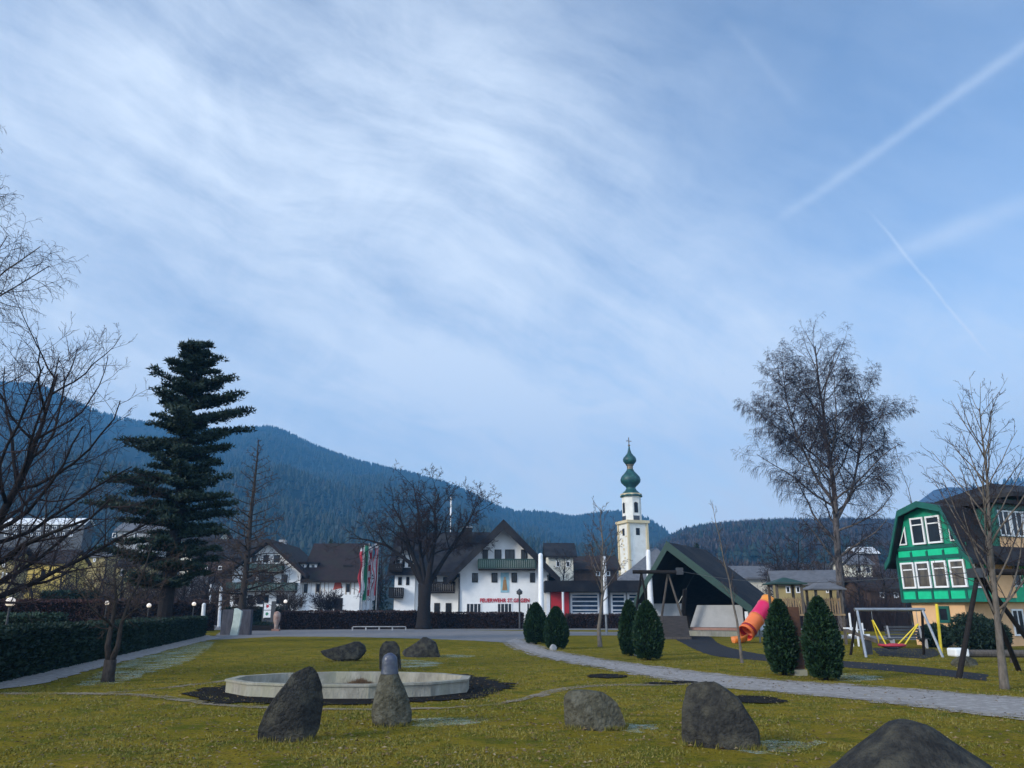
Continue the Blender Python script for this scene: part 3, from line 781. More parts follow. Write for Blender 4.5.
for u0, u1, ml in ((234, 239, 1), (247, 253, 1), (257, 269, 2), (276, 284, 1)): hw(u0, u1, 595, 604, frame='wood_dark', mull=ml)
a, z = F.y(248, 572); b, _ = F.y(284, 572); balcony(ht, a, b, 0, z, depth=1.3, h=1.1)
a, z = F.y(229, 591); b, _ = F.y(297, 591); balcony(ht, a, b, 0, z, depth=1.4, h=1.15)
cx_, cz = F.y(283, 540, 8); MB().box(cx_ - .5, cx_ + .5, 7.5, 8.5, cz - 3, cz).build('chimney', M['grey_wall'], rfc)
D = 117
F = Fr(gx(328, 610, D), D, 0)
hl = thing('inn_wing', 'long white inn wing with painted upper wall under a steep brown roof', 'building', F.o, 0)
xl, _ = F.y(299.5, 610); xr_, _ = F.y(359, 610); ze = F.y(330, 577.5)[1]; zr = F.y(330, 546, 6)[1]
wall_gable_x(xl, xr_, 0, 12, ze, zr - .1).build('wall', M['white_wall'], hl)
rfw = roof_gable_x(xl, xr_, 0, 12, ze, zr, over=.9, th=.35, side=.1).build('roof', M['red_roof'], hl)
# painted frieze of small figures on the wall
fr_ = MB(); rng = random.Random(4)
for k in range(13):
    u = 302 + k * 4.3
    if 330 < u < 340: continue
    a, zb = F.y(u, 594.5); b, zt_ = F.y(u + rng.uniform(1.2, 2.6), 580 + rng.uniform(0, 4)); fr_.box(a, b, -.02, -.004, zb, zt_)
fr_.build('painted_frieze', mat('frieze', (.42, .33, .22), .9, (.3, .3, .3), 1), hl)
a, zb = F.y(333, 590); b, zt_ = F.y(343, 582.5); MB().prism([(a, -.02, zb), (b, -.02, zb + .3), (b - .3, -.02, zt_), (a + .2, -.02, zt_)], (0, .016, 0)).build('painted_banner', mat('frieze_red', (.50, .10, .06), .9), hl)
for u0, u1 in ((303.5, 308), ): hw(u0, u1, 584, 593, parent=hl, frame='wood_dark')
for u0, u1 in ((316, 320), (346, 350)): hw(u0, u1, 584, 592, parent=hl, frame='wood_dark')
a, zb = F.y(296.5, 607, 0); b, zt_ = F.y(301, 597, 0); MB().box(a + .5, b + .3, -.1, -.004, zb, zt_).build('door', M['wood_tan'], hl)
a, zb = F.y(334, 611); b, zt_ = F.y(343, 598); MB().box(a, b, -.06, -.004, max(zb, .02), zt_).build('gate', M['wood_dark'], hl)
for u in (303.5, 313):
    a, zb = F.y(u - 4 if u > 305 else u - 3.5, 571, 1.4); b, zt_ = F.y(u + 4 if u > 305 else u + 3, 564, 1.4)
    d = MB().box(a, b, 1.4, 5, zb, zt_).build('dormer', M['white_wall'], rfw)
    MB().box(a - .3, b + .3, 1.0, 5.2, zt_ + .003, zt_ + .25).build('dormer_roof', M['dark_roof'], rfw)
    w0 = MB(); w0.box(a + .35, b - .35, 1.33, 1.396, zb + .15, zt_ - .1); w0.build('dormer_pane', M['glass'], d)
a, zb = F.y(343, 571, 1.4); b, zt_ = F.y(352, 565, 1.4); d = MB().box(a, b, 1.4, 5, zb, zt_).build('dormer', M['wood_dark'], rfw)
# ---- houses further off
simple_house('village_house', 'brown weathered house with wide eaves behind the white chalet', 188, 246, 556, 541, 132, 'brown_wall', 'dark_roof', rows=[(555, 560, [(215, 219), (228, 232)]), (566, 570, [(205, 208), (218, 222)])])
hh, f, r = simple_house('villa', 'house with a band of pale green shutters under a dark roof', 176, 208, 540, 531, 136, 'cream_wall', 'dark_roof', rows=[])
a, zb = f.y(180, 551); b, zt_ = f.y(206, 542.5); MB().box(a, b, -.06, -.004, zb, zt_).build('shutter_band', mat('mint', (.16, .42, .36), .7), hh)
hh, f, r = simple_house('yellow_house', 'bright yellow house with white corner strip and one dark window', 22, 62, 562, 552, 105, 'yellow_wall', 'red_roof', rows=[(570, 580, [(40, 46)])], frame='wood_dark', over=.4, depth=5)
a, _ = f.y(20, 590); b, zt_ = f.y(23, 563); MB().box(a, b, -.05, .1, 0, zt_).build('corner_strip', M['white_paint'], hh)
a, zb = f.y(23, 574.5); b, zt_ = f.y(40, 573.8); MB().box(a, b, -.04, -.003, zb, zt_).build('string_course', M['wood_dark'], hh)
simple_house('yellow_house', 'pale yellow house cut by the left edge of the frame', -60, 8, 557, 550, 98, 'ochre_wall', 'dark_roof', rows=[(561, 567, [(2, 6)]), (572, 580, [(1, 4), (6, 7.5)])], depth=3)
simple_house('yellow_house', 'small yellow cottage with arched white window behind the forked tree', 112, 134, 566, 556, 112, 'ochre_wall', 'red_roof', rows=[(569, 576, [(120, 125)])], over=.4)
simple_house('long_hotel', 'long white-roofed hotel with a ribbon of windows up at the far left', -60, 73, 524, 519.5, 190, 'steel_dark', 'white_paint', rows=[(526, 530, [(x, x + 5) for x in range(4, 70, 8)]), (532.5, 536.5, [(x, x + 5) for x in range(4, 70, 8)])], pane='glass_blue', over=.3, depth=4)
simple_house('village_house', 'small house with lit green-yellow gable strip beyond the bare trees', 81, 101, 557, 552, 128, 'ochre_wall', 'grey_roof', rows=[(558, 562, [(84, 87), (93, 96)])], over=.3)
simple_house('village_house', 'pale house with grey roof high behind the pine', 108, 150, 530, 521, 170, 'grey_wall', 'grey_roof', rows=[(533, 538, [(112, 116), (122, 126), (134, 138)])])
simple_house('village_house', 'low grey house with white porch left of the chalet', 176, 196, 584, 577, 120, 'grey_wall', 'grey_roof', rows=[(588, 594, [(180, 184), (189, 193)])], over=.4)
simple_house('village_house', 'cream house with dark roof between fire station and appliance hall', 549, 574, 556, 545, 118, 'cream_wall', 'dark_roof', axis='x', rows=[(561, 567, [(556, 560), (566, 570)])])
simple_house('village_house', 'dark brown house behind the appliance hall', 575, 618, 569, 558, 126, 'brown_wall', 'red_roof', rows=[(571, 576, [(596, 600), (606, 610)])])
simple_house('village_house', 'yellow-walled house with grey roof behind the play towers', 778, 838, 583, 573, 92, 'ochre_wall', 'grey_roof', rows=[(586, 593, [(786, 790), (796, 800), (826, 831)])], ang=R(-14), depth=6)
simple_house('village_house', 'grey-roofed house beyond the black pavilion roof', 728, 776, 578, 568, 120, 'cream_wall', 'grey_roof', rows=[(580, 585, [(766, 770)])])
simple_house('village_house', 'small whitish house with snow-pale roof right of the birch trunk', 852, 876, 564, 556, 190, 'cream_wall', 'grey_roof', rows=[(567, 573, [(857, 861), (866, 870)])])
simple_house('village_house', 'white-roofed shed on the slope above the birch', 862, 884, 553, 548, 260, 'brown_wall', 'white_paint', rows=[])
simple_house('village_house', 'low brown barn beside the green house', 872, 905, 590, 580, 84, 'brown_wall', 'red_roof', rows=[(592, 598, [(880, 884), (894, 898)])])

# ---- church
D = 205
F = Fr(at(630.5, 480, D).x, D, R(20))
ct = thing('church_tower', 'white and ochre church tower crowned by two dark green onion domes', 'tower', F.o, F.a)
k = D / 836
def hz_(v): return gz(v, D)
w = 28.5 * D / 802 / 2 / (math.cos(R(28)) + math.sin(R(28)))
zt = hz_(524)
MB().box(-w, w, -w, w, -1, zt).build('tower_shaft', M['tower_white'], ct)
q = MB()
for sx in (-1, 1):
    for sy in (-1, 1): q.box(sx * w - .3, sx * w + .3, sy * w - .3, sy * w + .3, 0, zt - .01)
q.build('corner_pilaster', M['tower_ochre'], ct)
MB().box(-w - .6, w + .6, -w - .6, w + .6, zt, zt + .7).build('cornice', M['tower_ochre'], ct)
wo = w * .86
o8 = MB(); z2 = hz_(496)
def octa(r): return [(r * math.cos(R(22.5 + 45 * i)), r * math.sin(R(22.5 + 45 * i))) for i in range(8)]
o8.prism([(x, y, zt + .7) for x, y in octa(wo / math.cos(R(22.5)))], (0, 0, z2 - zt - .7)); o8.build('belfry', M['tower_white'], ct)
cn = MB(); cn.prism([(x, y, z2) for x, y in octa(wo * 1.24)], (0, 0, .5)); cn.build('belfry_cornice', M['tower_ochre'], ct)
for i in range(8):
    a = R(45 * i); r0 = wo + .02
    if i % 2: continue
    t = MB(); c, s = math.cos(a), math.sin(a)
    def pt(l, z): return (c * r0 - s * l, s * r0 + c * l, z)
    def pane_(l, z0, z1, nm, m_, out=.06):
        MB().prism([pt(-l, z0), pt(l, z0), pt(l, z1), (c * r0, s * r0, z1 + l * .6), pt(-l, z1)], (c * out, s * out, 0)).build(nm, M[m_], ct)
    pane_(.55, hz_(513.5), hz_(504), 'belfry_window', 'wood_dark')
    if i % 2 == 0: MB().prism([pt(-.9, hz_(521)), pt(.9, hz_(521)), pt(.9, hz_(516.5)), pt(-.9, hz_(516.5))], (c * .08, s * .08, 0)).build('clock_face', M['steel_dark'], ct)
for ax in (0, 1):
    for sg in (-1, 1):
        t = MB()
        z0_, z1_ = hz_(536), hz_(529)
        if ax == 0: t.box(-.55, .55, sg * (w + .003), sg * (w + .06), z0_, z1_) if sg > 0 else t.box(-.55, .55, -w - .06, -w - .003, z0_, z1_)
        else: t.box(w + .003, w + .06, -.55, .55, z0_, z1_) if sg > 0 else t.box(-w - .06, -w - .003, -.55, .55, z0_, z1_)
        t.build('tower_window', M['wood_dark'], ct)
# painted ochre tracery on the left side
tr = MB(); rng = random.Random(2)
for j in range(16):
    z0_ = zt - 2.5 - j * 1.1; l = rng.uniform(-1.3, 1.3)
    tr.box(-w - .05, -w - .003, l - .5, l + .25, z0_, z0_ + rng.uniform(.3, .8))
tr.build('painted_tracery', M['tower_ochre'], ct)
def pr(v, px): return (px * D / 802, hz_(v))
dome = [pr(497, 11.6), pr(496, 11.4), pr(493, 8.8), pr(490.5, 6), pr(488.5, 4.8), pr(487, 5.2), pr(485, 7.6), pr(482.5, 10.0), pr(480, 10.6), pr(477, 9.6), pr(474, 6.9), pr(471.5, 4.6), pr(469.5, 3.4)]
MB().lathe(dome, 32).build('lower_dome', M['copper_green'], ct, smooth=True)
MB().lathe([pr(469.6, 3.2), pr(466, 3.2), pr(465.5, 4.1), pr(464.8, 4.2)], 16).build('lantern', M['gold'], ct)
dome2 = [pr(465, 3.8), pr(463.5, 5.2), pr(461.5, 6.8), pr(459.5, 7.1), pr(457.5, 6.2), pr(455.5, 4.2), pr(453, 2.2), pr(449, 1.1), pr(445.5, .5)]
MB().lathe(dome2, 28).build('upper_dome', M['copper_green'], ct, smooth=True)
cr = MB(); cr.lathe([(.02, hz_(447)), (.32, hz_(446)), (.32, hz_(445)), (.02, hz_(444))], 10); cr.box(-.09, .09, -.09, .09, hz_(446), hz_(437.5)); cr.box(-.75, .75, -.08, .08, hz_(441.4), hz_(440.7)); cr.build('cross', M['gold'], ct)
F = Fr(gx(640, 610, 196), 196, R(0))
nave = thing('church_nave', 'grey-roofed church nave at the foot of the onion-domed tower', 'church', F.o, F.a)
xa, _ = F.y(619, 600); xb, _ = F.y(690, 600); ze_ = F.y(630, 580)[1]; xr1, zr_ = F.y(656, 547, 9); xr2 = xr1 + 1.5
MB().box(xa + .6, xb - .6, .6, 29, -.1, ze_ - .003).build('wall', M['cream_wall'], nave)
MB().add([(xa, 0, ze_), (xb, 0, ze_), (xb, 30, ze_), (xa, 30, ze_), (xr1, 9, zr_), (xr1, 24, zr_), (xa, 0, ze_ - .4), (xb, 0, ze_ - .4), (xb, 30, ze_ - .4), (xa, 30, ze_ - .4)],
    [(0, 1, 4), (1, 2, 5, 4), (2, 3, 5), (3, 0, 4, 5), (6, 7, 1, 0), (7, 8, 2, 1), (8, 9, 3, 2), (9, 6, 0, 3)]).build('roof', M['grey_roof'], nave)

# ---- green house
A_ = Vector((gx(903, 600, 44), 44, 0)); B_ = Vector((gx(976, 600, 40), 40, 0))
ang = math.atan2((A_ - B_).y, (A_ - B_).x) - R(90)
F = Fr(B_.x, B_.y, ang)
gh = thing('green_house', 'bright green timber house with oriel windows, dark curved roof and orange ground floor', 'house', F.o, F.a)
GL = (A_ - B_).length
zb = F.x(940, 602)[1]; zf = F.x(940, 556)[1]; zk = F.x(905, 514)[1]; za = F.x(930, 504)[1]
LEN = 13.0
# oriel storey and gable, gambrel section extruded along x
sec = [(0, zb), (GL, zb), (GL, zf), (GL - .9, zk), (GL * .55, za - .15), (GL * .45, za - .15), (.9, zk), (0, zf)]
MB().prism([(0, y, z) for y, z in sec], (3.0, 0, 0)).build('oriel_wall', M['teal_mid'], gh)
rs = [(-.5, zf - .3), (-.1, zf + .12), (.85, zk + .12), (GL * .5, za + .15), (GL - .85, zk + .12), (GL + .1, zf + .12), (GL + .45, zf - .3)]
ri = [(y, z - .22) for y, z in rs[::-1]]
rg = MB().prism([(-.45, y, z) for y, z in rs + ri], (LEN, 0, 0)).build('roof', M['dark_roof'], gh)
vg = MB(); ro = [(y, z + .03) for y, z in rs]; rii = [(y, z - .30) for y, z in rs[::-1]]
vg.prism([(-.55, y, z) for y, z in ro + rii], (.09, 0, 0)); vg.build('bargeboard', M['teal_dark'], gh)
# timber posts and rails of the gable side (plane x=0)
tm = MB()
rail_z = [zb, F.x(940, 589.5)[1], F.x(940, 558)[1], F.x(940, 547.5)[1]]
for z in rail_z: tm.box(-.045, -.003, 0, GL, z - .02, z + .16)
for u in (903, 918, 934, 951, 968):
    y0_, _ = F.x(u, 600); tm.box(-.05, -.046, y0_ - .05, y0_ + .07, zb, zf + .3); tm.box(-.0458, -.0035, y0_ - .05, y0_ + .07, zb, zf + .3)
tm.build('timber_frame', M['teal_dark'], gh)
pu = (904, 918, 934, 951, 969)
for i_ in range(4):
    for v0_, v1_ in ((601, 591.5), (556.5, 549)):
        ya = F.x(pu[i_] + .8, 597)[0]; yb = F.x(pu[i_ + 1] - .6, 597)[0]
        MB().box(-.03, -.003, min(ya, yb), max(ya, yb), F.x(936, v0_)[1], F.x(936, v1_)[1]).build('bright_panel', M['teal_paint'], gh)
for (u0, u1) in ((917.5, 903.5), (933, 918.5), (950, 935), (968.5, 952.5)):
    y0_, _ = F.x(u0 - .6, 575); y1_, _ = F.x(u1 - .6, 575); z0_ = F.x(935, 588)[1]; z1_ = F.x(935, 561)[1]
    window(gh, min(y0_, y1_) + .02, max(y0_, y1_) - .02, z0_, z1_, -.05, side='x', mull=0, t=.09, depth=.1, pane='glass_warm')
    MB().box(-.14, -.13, min(y0_, y1_) + .16, max(y0_, y1_) - .16, z1_ - .42, z1_ - .36).build('glazing_bar', M['white_paint'], gh)
for (u0, u1) in ((927, 912.5), (944, 928)):
    y0_, _ = F.x(u0 - .5, 531); y1_, _ = F.x(u1 - .5, 531); z0_ = F.x(928, 544)[1]; z1_ = F.x(928, 516.5)[1]
    window(gh, min(y0_, y1_) + .04, max(y0_, y1_) - .04, z0_, z1_, -.05, side='x', mull=0, t=.09, depth=.1, pane='glass')
    MB().box(-.14, -.13, min(y0_, y1_) + .14, max(y0_, y1_) - .14, z1_ - .42, z1_ - .36).build('glazing_bar', M['white_paint'], gh)
for sgn, yc in ((1, GL - .62), (-1, .62)):
    z0_ = F.x(908, 545)[1]; f_ = MB()
    f_.prism([(-.1, yc + sgn * .28, z0_), (-.1, yc - sgn * .22, z0_), (-.1, yc - sgn * .22, z0_ + 1.0)], (.05, 0, 0)); w_ = f_.build('corner_window', M['white_paint'], gh)
    MB().prism([(-.12, yc + sgn * .16, z0_ + .08), (-.12, yc - sgn * .15, z0_ + .08), (-.12, yc - sgn * .15, z0_ + .75)], (.018, 0, 0)).build('pane', M['glass'], w_)
# long side: oriel return, then the recessed body
window(gh, .12, .85, F.x(970, 588)[1], F.x(970, 561)[1], -.02, mull=0, t=.08, depth=.08, pane='glass_warm')
MB().box(.3, LEN - 1.5, .9, GL - .25, -.1, zb - .003).build('ground_floor_wall', M['orange_wall'], gh)
MB().box(3.003, LEN - 1.5, .6, GL, zb + .003, zf + .6).build('upper_wall', M['teal_paint'], gh)
MB().box(1.2, 3.0, -.06, -.003, zb + .2, zf - .2).build('tan_panel', M['orange_wall'], gh)
y0_, z0_ = F.x(957, 623, .3); y1_, z1_ = F.x(942, 606, .3)
window(gh, min(y0_, y1_) + .3, max(y0_, y1_) + .3, z0_, z1_, .3, side='x', frame='teal_dark', mull=0, t=.14)
# dormer with green frame
x0_, z0_ = F.y(1000, 548, -.3); x1_ = x0_ + 4.2; z1_ = F.y(1012, 508, -.3)[1]
dm = MB().box(x0_, x1_, -.3, GL * .5, z0_, z1_).build('dormer', M['teal_dark'], gh)
MB().box(x0_ + .1, x1_ - .1, -.33, -.303, z0_ + .05, z0_ + .58).build('dormer_panel', M['orange_wall'], dm)
df = MB(); t = .16
df.box(x0_ - .1, x1_ + .1, -.42, -.303, z1_ - .12, z1_ + .14); df.box(x0_ - .1, x0_ + .1, -.42, -.303, z0_ + .6, z1_ - .12); df.box(x1_ - .1, x1_ + .1, -.42, -.303, z0_ + .6, z1_ - .12); df.build('dormer_frame', M['teal_dark'], dm)
for k in range(4):
    window(dm, x0_ + .16 + k * .98, x0_ + 1.08 + k * .98, z0_ + .62, z1_ - .16, -.3, mull=1, bars=0, t=.08, pane='glass')
MB().box(x0_ - .5, x1_ + .5, -.75, GL * .5, z1_ + .145, z1_ + .34).build('dormer_roof', M['dark_roof'], rg)
lr = MB().prism([(x0_ - .8, -1.1, z0_ - .75), (x0_ - .8, -.31, z0_ + .1), (x0_ - .8, -.31, z0_ - .1), (x0_ - .8, -1.1, z0_ - .95)], (8, 0, 0)).build('lean_roof', M['dark_roof'], rg)
xw, zw0 = F.y(1009, 587, .6); xw1, zw1 = F.y(1021, 561, .6)
window(gh, xw, xw + 1.0, zw0, zw1, .6, mull=1, t=.09)
window(gh, xw + 1.6, xw + 2.6, zw0, zw1, .6, mull=1, t=.09)
for dx in (0, 1.5): window(gh, xw + dx + .2, xw + dx + 1.1, .5, zb - .35, .9, mull=1, t=.09)
# higher main roof behind
mz = F.y(1000, 497, 4.5)[1]; xq = F.y(972, 500, 4.5)[0]
MB().box(xq + .8, xq + 12, 2.9, 6.2, 3, mz - .3).build('rear_wall', M['teal_dark'], gh)
zt2 = F.y(1010, 485, 4.5)[1]
ml = mz - .15
MB().add([(xq, 1.9, ml), (xq + 14, 1.9, ml), (xq + 14, 7.1, ml), (xq, 7.1, ml), (xq + 1.9, 4.5, zt2), (xq + 14, 4.5, zt2), (xq, 1.9, ml - .25), (xq + 14, 1.9, ml - .25), (xq + 14, 7.1, ml - .25), (xq, 7.1, ml - .25)],
    [(0, 1, 5, 4), (2, 3, 4, 5), (3, 0, 4), (1, 2, 5), (6, 7, 1, 0), (7, 8, 2, 1), (8, 9, 3, 2), (9, 6, 0, 3), (9, 8, 7, 6)]).build('rear_roof', M['dark_roof'], rg)

# ---- pavilion (bandstand) with green bargeboards
fa = R(-32)
Cn = Vector((gx(749, 608, 56), 56, 0))
F = Fr(Cn.x, Cn.y, fa)     # x=0 at the right front corner, front runs towards -x
pv = thing('pavilion', 'open black-roofed pavilion with green bargeboards and white stage walls', 'pavilion', F.o, F.a)
xl, zl = F.y(635, 600); xa, za = F.y(667, 542); ze = F.y(751, 607)[1]
DEP = 9.0
rp = [(xl, zl), (xa, za), (.15, ze)]
ins = [(.15, ze - .25), (xa, za - .32), (xl, zl - .25)]
rpv = MB().prism([(x, 0, z) for x, z in rp + ins], (0, DEP, 0)).build('roof', M['dark_roof'], pv)
MB().prism([(xl - .05, -.1, zl + .03), (xa, -.1, za + .06), (.25, -.1, ze + .03), (.25, -.1, ze - .55), (xa, -.1, za - .62), (xl - .05, -.1, zl - .55)], (0, .097, 0)).build('bargeboard', M['green_wood'], pv)
MB().box(.16, .26, 0, DEP, ze - .45, ze).build('eave_board', M['green_wood'], pv)
MB().prism([(xl + .1, DEP - .3, 0), (-.2, DEP - .3, 0), (-.2, DEP - .3, ze - .35), (xa, DEP - .3, za - .45), (xl + .1, DEP - .3, zl - .35)], (0, .2, 0)).build('rear_wall', M['wood_dark'], pv)
x0_, z0_ = F.y(691, 627, 3); x1_, z1_ = F.y(742, 605, 3)
MB().box(-.45, -.30, .4, DEP - .4, .1, ze - .3).build('side_wall', M['white_paint'], pv)
MB().prism([(F.y(690, 627, 3)[0], 3, z0_), (x1_, 3, z0_), (x1_, 3, z1_), (F.y(697, 605, 3)[0], 3, z1_)], (0, .15, 0)).build('stage_wall', M['stage_white_shaded'], pv)
a0 = F.y(642, 610, 3)[0]; a1 = F.y(683, 610, 3)[0]; z3 = F.y(680, 617, 3)[1]; z4 = F.y(680, 603.5, 3)[1]
MB().box(a0, a1, 3, 3.15, z3, z4).build('stage_wall', M['stage_white_shaded'], pv)
fl = MB().box(xl + .2, -.1, .1, DEP - .35, 0, .35).build('stage_floor', M['concrete'], pv)
MB().box(F.y(690, 628, 2.5)[0], -.5, 2.6, 2.9, .36, z0_ - .02).build('plinth', mat('pink_plinth', (.34, .2, .16), .9), pv)
for x_ in (-.25,): MB().box(x_ - .12, x_ + .12, .12, .36, 0, ze - .3).build('post', M['white_paint'], pv)
MB().box(xl + .15, xl + .4, .12, .36, 0, zl - .3).build('post', M['green_wood'], pv)
MB().bar((a1 + .2, 2, .3), (a1 + .9, 1.2, z4 + 1.0), .25).build('brace', M['wood_dark'], pv)
cb = MB(); cb.box(xl + .5, -.4, 4.5, 4.7, ze - .5, ze - .25); cb.box(xl + .5, -.4, 7, 7.2, ze - .5, ze - .25); cb.build('tie_beam', M['wood_dark'], pv)

# slender radio mast
p = at(451, 610, 98)
ms = MB(); ms.tube([(0, 0, 0), (0, 0, gz(515, 115))], .06, 8); ms.tube([(0, 0, gz(515, 115)), (0, 0, gz(497, 115))], .13, 8)
tag(ms.build('radio_mast', M['white_paint'], loc=(at(451, 505, 115).x, 115, 0)), 'thin white radio mast above the fire station roof', 'mast')
# ---------------------------------------------------------------- leafless trees
class Lv:
    def __init__(s, n, ratio, ang, trop=0.0, wig=0.15, seg=4, start=0.2, rr=.55, end=1.0):
        s.n = n; s.ratio = ratio; s.ang = ang; s.trop = trop; s.wig = wig; s.seg = seg; s.start = start; s.rr = rr; s.end = end
def walk(rng, p, d, L_, seg, wig, trop):
    pts = [p.copy()]; d = d.normalized()
    for i in range(seg):
        d = d + Vector((rng.gauss(0, wig), rng.gauss(0, wig), rng.gauss(0, wig) + trop))
        d.normalize(); p = p + d * (L_ / seg); pts.append(p)
    return pts
def on(pts, t):
    x = t * (len(pts) - 1); i = min(int(x), len(pts) - 2); f = x - i
    return pts[i].lerp(pts[i + 1], f), (pts[i + 1] - pts[i]).normalized()
def tree_polys(seed, trunk_pts, r0, levels, prof=None, rtip=.25, rmin=.004, elev=None, sides=(9, 6, 4, 3, 3)):
    """levels[0] describes limbs on the trunk and so on; prof(t) gives limb length, elev(t) its angle off the trunk"""
    rng = random.Random(seed); out = []
    def rec(pts, ra, rb, lvl, L_):
        out.append((lvl, pts, [ra + (rb - ra) * (i / (len(pts) - 1)) ** .8 for i in range(len(pts))]))
        if lvl >= len(levels): return
        P = levels[lvl]; n = P.n
        n = max(1, int(n * (1 if lvl == 0 else min(1.6, max(.3, L_ / lvlen.get(lvl, L_)))) + rng.random()))
        if lvl not in lvlen: lvlen[lvl] = L_
        az = rng.random() * 6.28
        for k in range(n):
            t = P.start + (P.end - P.start) * (k + rng.random() * .8) / n; t = min(t, .995)
            q, d = on(pts, t); az += 2.4 + rng.uniform(-.4, .4)
            side = d.orthogonal().normalized(); side.rotate(Matrix.Rotation(az, 3, d))
            a = R(elev(t) if (lvl == 0 and elev) else P.ang) * rng.uniform(.8, 1.2)
            dd = d * math.cos(a) + side * math.sin(a)
            if lvl == 0 and prof: l = prof(t) * rng.uniform(.8, 1.12)
            else: l = L_ * P.ratio * (1 - .55 * t) * rng.uniform(.65, 1.3)
            rp = ra + (rb - ra) * t ** .8; r1 = max(rmin, min(rp * .8, rp * P.rr if lvl else max(rp * P.rr, l * .012)))
            rec(walk(rng, q, dd, l, P.seg, P.wig, P.trop), r1, max(rmin * .7, r1 * rtip), lvl + 1, l)
    lvlen = {}
    rec([Vector(p) for p in trunk_pts], r0, r0 * .12, 0, (Vector(trunk_pts[-1]) - Vector(trunk_pts[0])).length)
    return out
def build_tree(name, label, loc, polys, bark, twig, cat='tree', split=2, group=None, flare=1.5, extra=None):
    t = thing(name, label, cat, loc, 0, group); tr = MB(); cr = MB(); S = (10, 6, 4, 3, 3, 3)
    for lvl, pts, rads in polys:
        if lvl == 0 and flare > 1:
            rads = list(rads); pts = list(pts)
            pts = [pts[0] - Vector((0, 0, .15)), pts[0] + Vector((0, 0, rads[0] * .8))] + pts[1:]
            rads = [rads[0] * flare, rads[0] * 1.08] + rads[1:]
        (tr if lvl < split else cr).tube(pts, rads, S[lvl], cap=lvl < 2)
    tr.build('trunk', bark, t, smooth=True); cr.build('crown', twig, t)
    return t
def tot(polys): return len(polys)
def trunk_line(H, n=8, wig=.02, lean=(0, 0), seed=0):
    rng = random.Random(seed); x = y = 0; out = []
    for i in range(n + 1):
        f = i / n; out.append((lean[0] * f * H + x, lean[1] * f * H + y, H * f)); x += rng.gauss(0, wig * H / n * 3); y += rng.gauss(0, wig * H / n * 3)
    return out

# the tall birch: three leaders, ascending limbs, hanging twigs
b = gnd(845, 631); Hb = gz(337, b.y)
t = thing('birch_tree', 'tallest leafless birch with weeping twigs, left of the green house', 'tree', b); tr = MB(); cr = MB()
trunk = trunk_line(Hb * .96, 12, .016, seed=5)
def vtx(f): return on([Vector(p) for p in trunk], f)[0]
leaders = [(trunk, .42, 34, .19, .285), ([vtx(.42), vtx(.5) + Vector((-1.3, .3, 0)), vtx(.66) + Vector((-2.6, .4, 0)), vtx(.80) + Vector((-3.3, .2, 0)), vtx(.92) + Vector((-3.4, 0, 0))], .17, 18, .15, .21),
           ([vtx(.36), vtx(.46) + Vector((1.5, -.3, 0)), vtx(.62) + Vector((3.0, -.4, 0)), vtx(.77) + Vector((3.9, -.2, 0)), vtx(.88) + Vector((3.8, 0, 0))], .17, 18, .15, .21)]
for s_, (trk, r0, n1, st_, w_) in enumerate(leaders):
    polys = tree_polys(11 + s_, trk, r0,
        [Lv(n1, 1, 50, trop=.03, wig=.10, seg=8, start=st_, rr=.46), Lv(9, .46, 42, trop=.03, wig=.14, seg=6, start=.18, rr=.5),
         Lv(8, .50, 50, trop=-.14, wig=.13, seg=5, start=.2, rr=.5), Lv(6, 1.0, 38, trop=-.50, wig=.08, seg=3, start=.25, rr=.6)],
        prof=lambda t: Hb * w_ * (.35 + .65 * math.sin(math.pi * min(1, max(.12, (t - .05) / 1.0)) ** .8)), elev=lambda t: 66 - 30 * t, rmin=.0095)
    for lvl, pts, rads in polys:
        if lvl == 0 and s_ == 0: rads = [rads[0] * 1.35] + list(rads[1:]); pts = [pts[0] - Vector((0, 0, .15))] + list(pts[1:])
        (tr if lvl < 2 else cr).tube(pts, rads, (10, 6, 4, 3, 3)[lvl], cap=False)
tr.build('trunk', M['bark_birch'], t, smooth=True); cr.build('crown', M['twig_birch'], t)

# weeping tree reaching in from the far left, trunk outside the frame
D = 31; x = gx(-165, 600, D); H = gz(110, D)
polys = tree_polys(21, trunk_line(H, 10, .02, seed=3), .38,
    [Lv(30, 1, 60, trop=.06, wig=.10, seg=7, start=.25, rr=.4), Lv(11, .5, 45, trop=.0, wig=.14, seg=5, start=.2), Lv(9, .5, 50, trop=-.10, wig=.14, seg=4, start=.15), Lv(6, .7, 40, trop=-.28, wig=.12, seg=4, start=.2)],
    prof=lambda t: 6.3 * math.sin(math.pi * min(1, max(.08, (t - .1) / .95)) ** .7) + .4, elev=lambda t: 72 - 35 * t, rmin=.0075)
build_tree('weeping_birch', 'bare weeping crown reaching in at the upper left edge', (x, D, 0), polys, M['bark_birch'], M['twig'])

# broad bare tree whose limbs cross the lower left
D = 21.5; x = gx(-75, 600, D)
polys = tree_polys(31, [(0, 0, 0), (.1, 0, 1.0), (.35, .05, 1.9), (.9, .1, 2.9), (1.5, .1, 4.1), (2.0, 0, 5.4), (2.3, 0, 6.8), (2.5, 0, 8.4)], .26,
    [Lv(24, 1, 52, trop=.09, wig=.13, seg=7, start=.15, rr=.6), Lv(11, .52, 45, trop=.07, wig=.15, seg=5, start=.2), Lv(11, .5, 42, trop=.06, wig=.15, seg=4, start=.15), Lv(9, .6, 40, trop=.05, wig=.14, seg=3, start=.15)],
    prof=lambda t: 6.2 - 3.2 * t, rmin=.005)
build_tree('spreading_tree', 'dark spreading bare tree leaning in from the left edge', (x, D, 0), polys, M['bark_dark'], M['twig'])

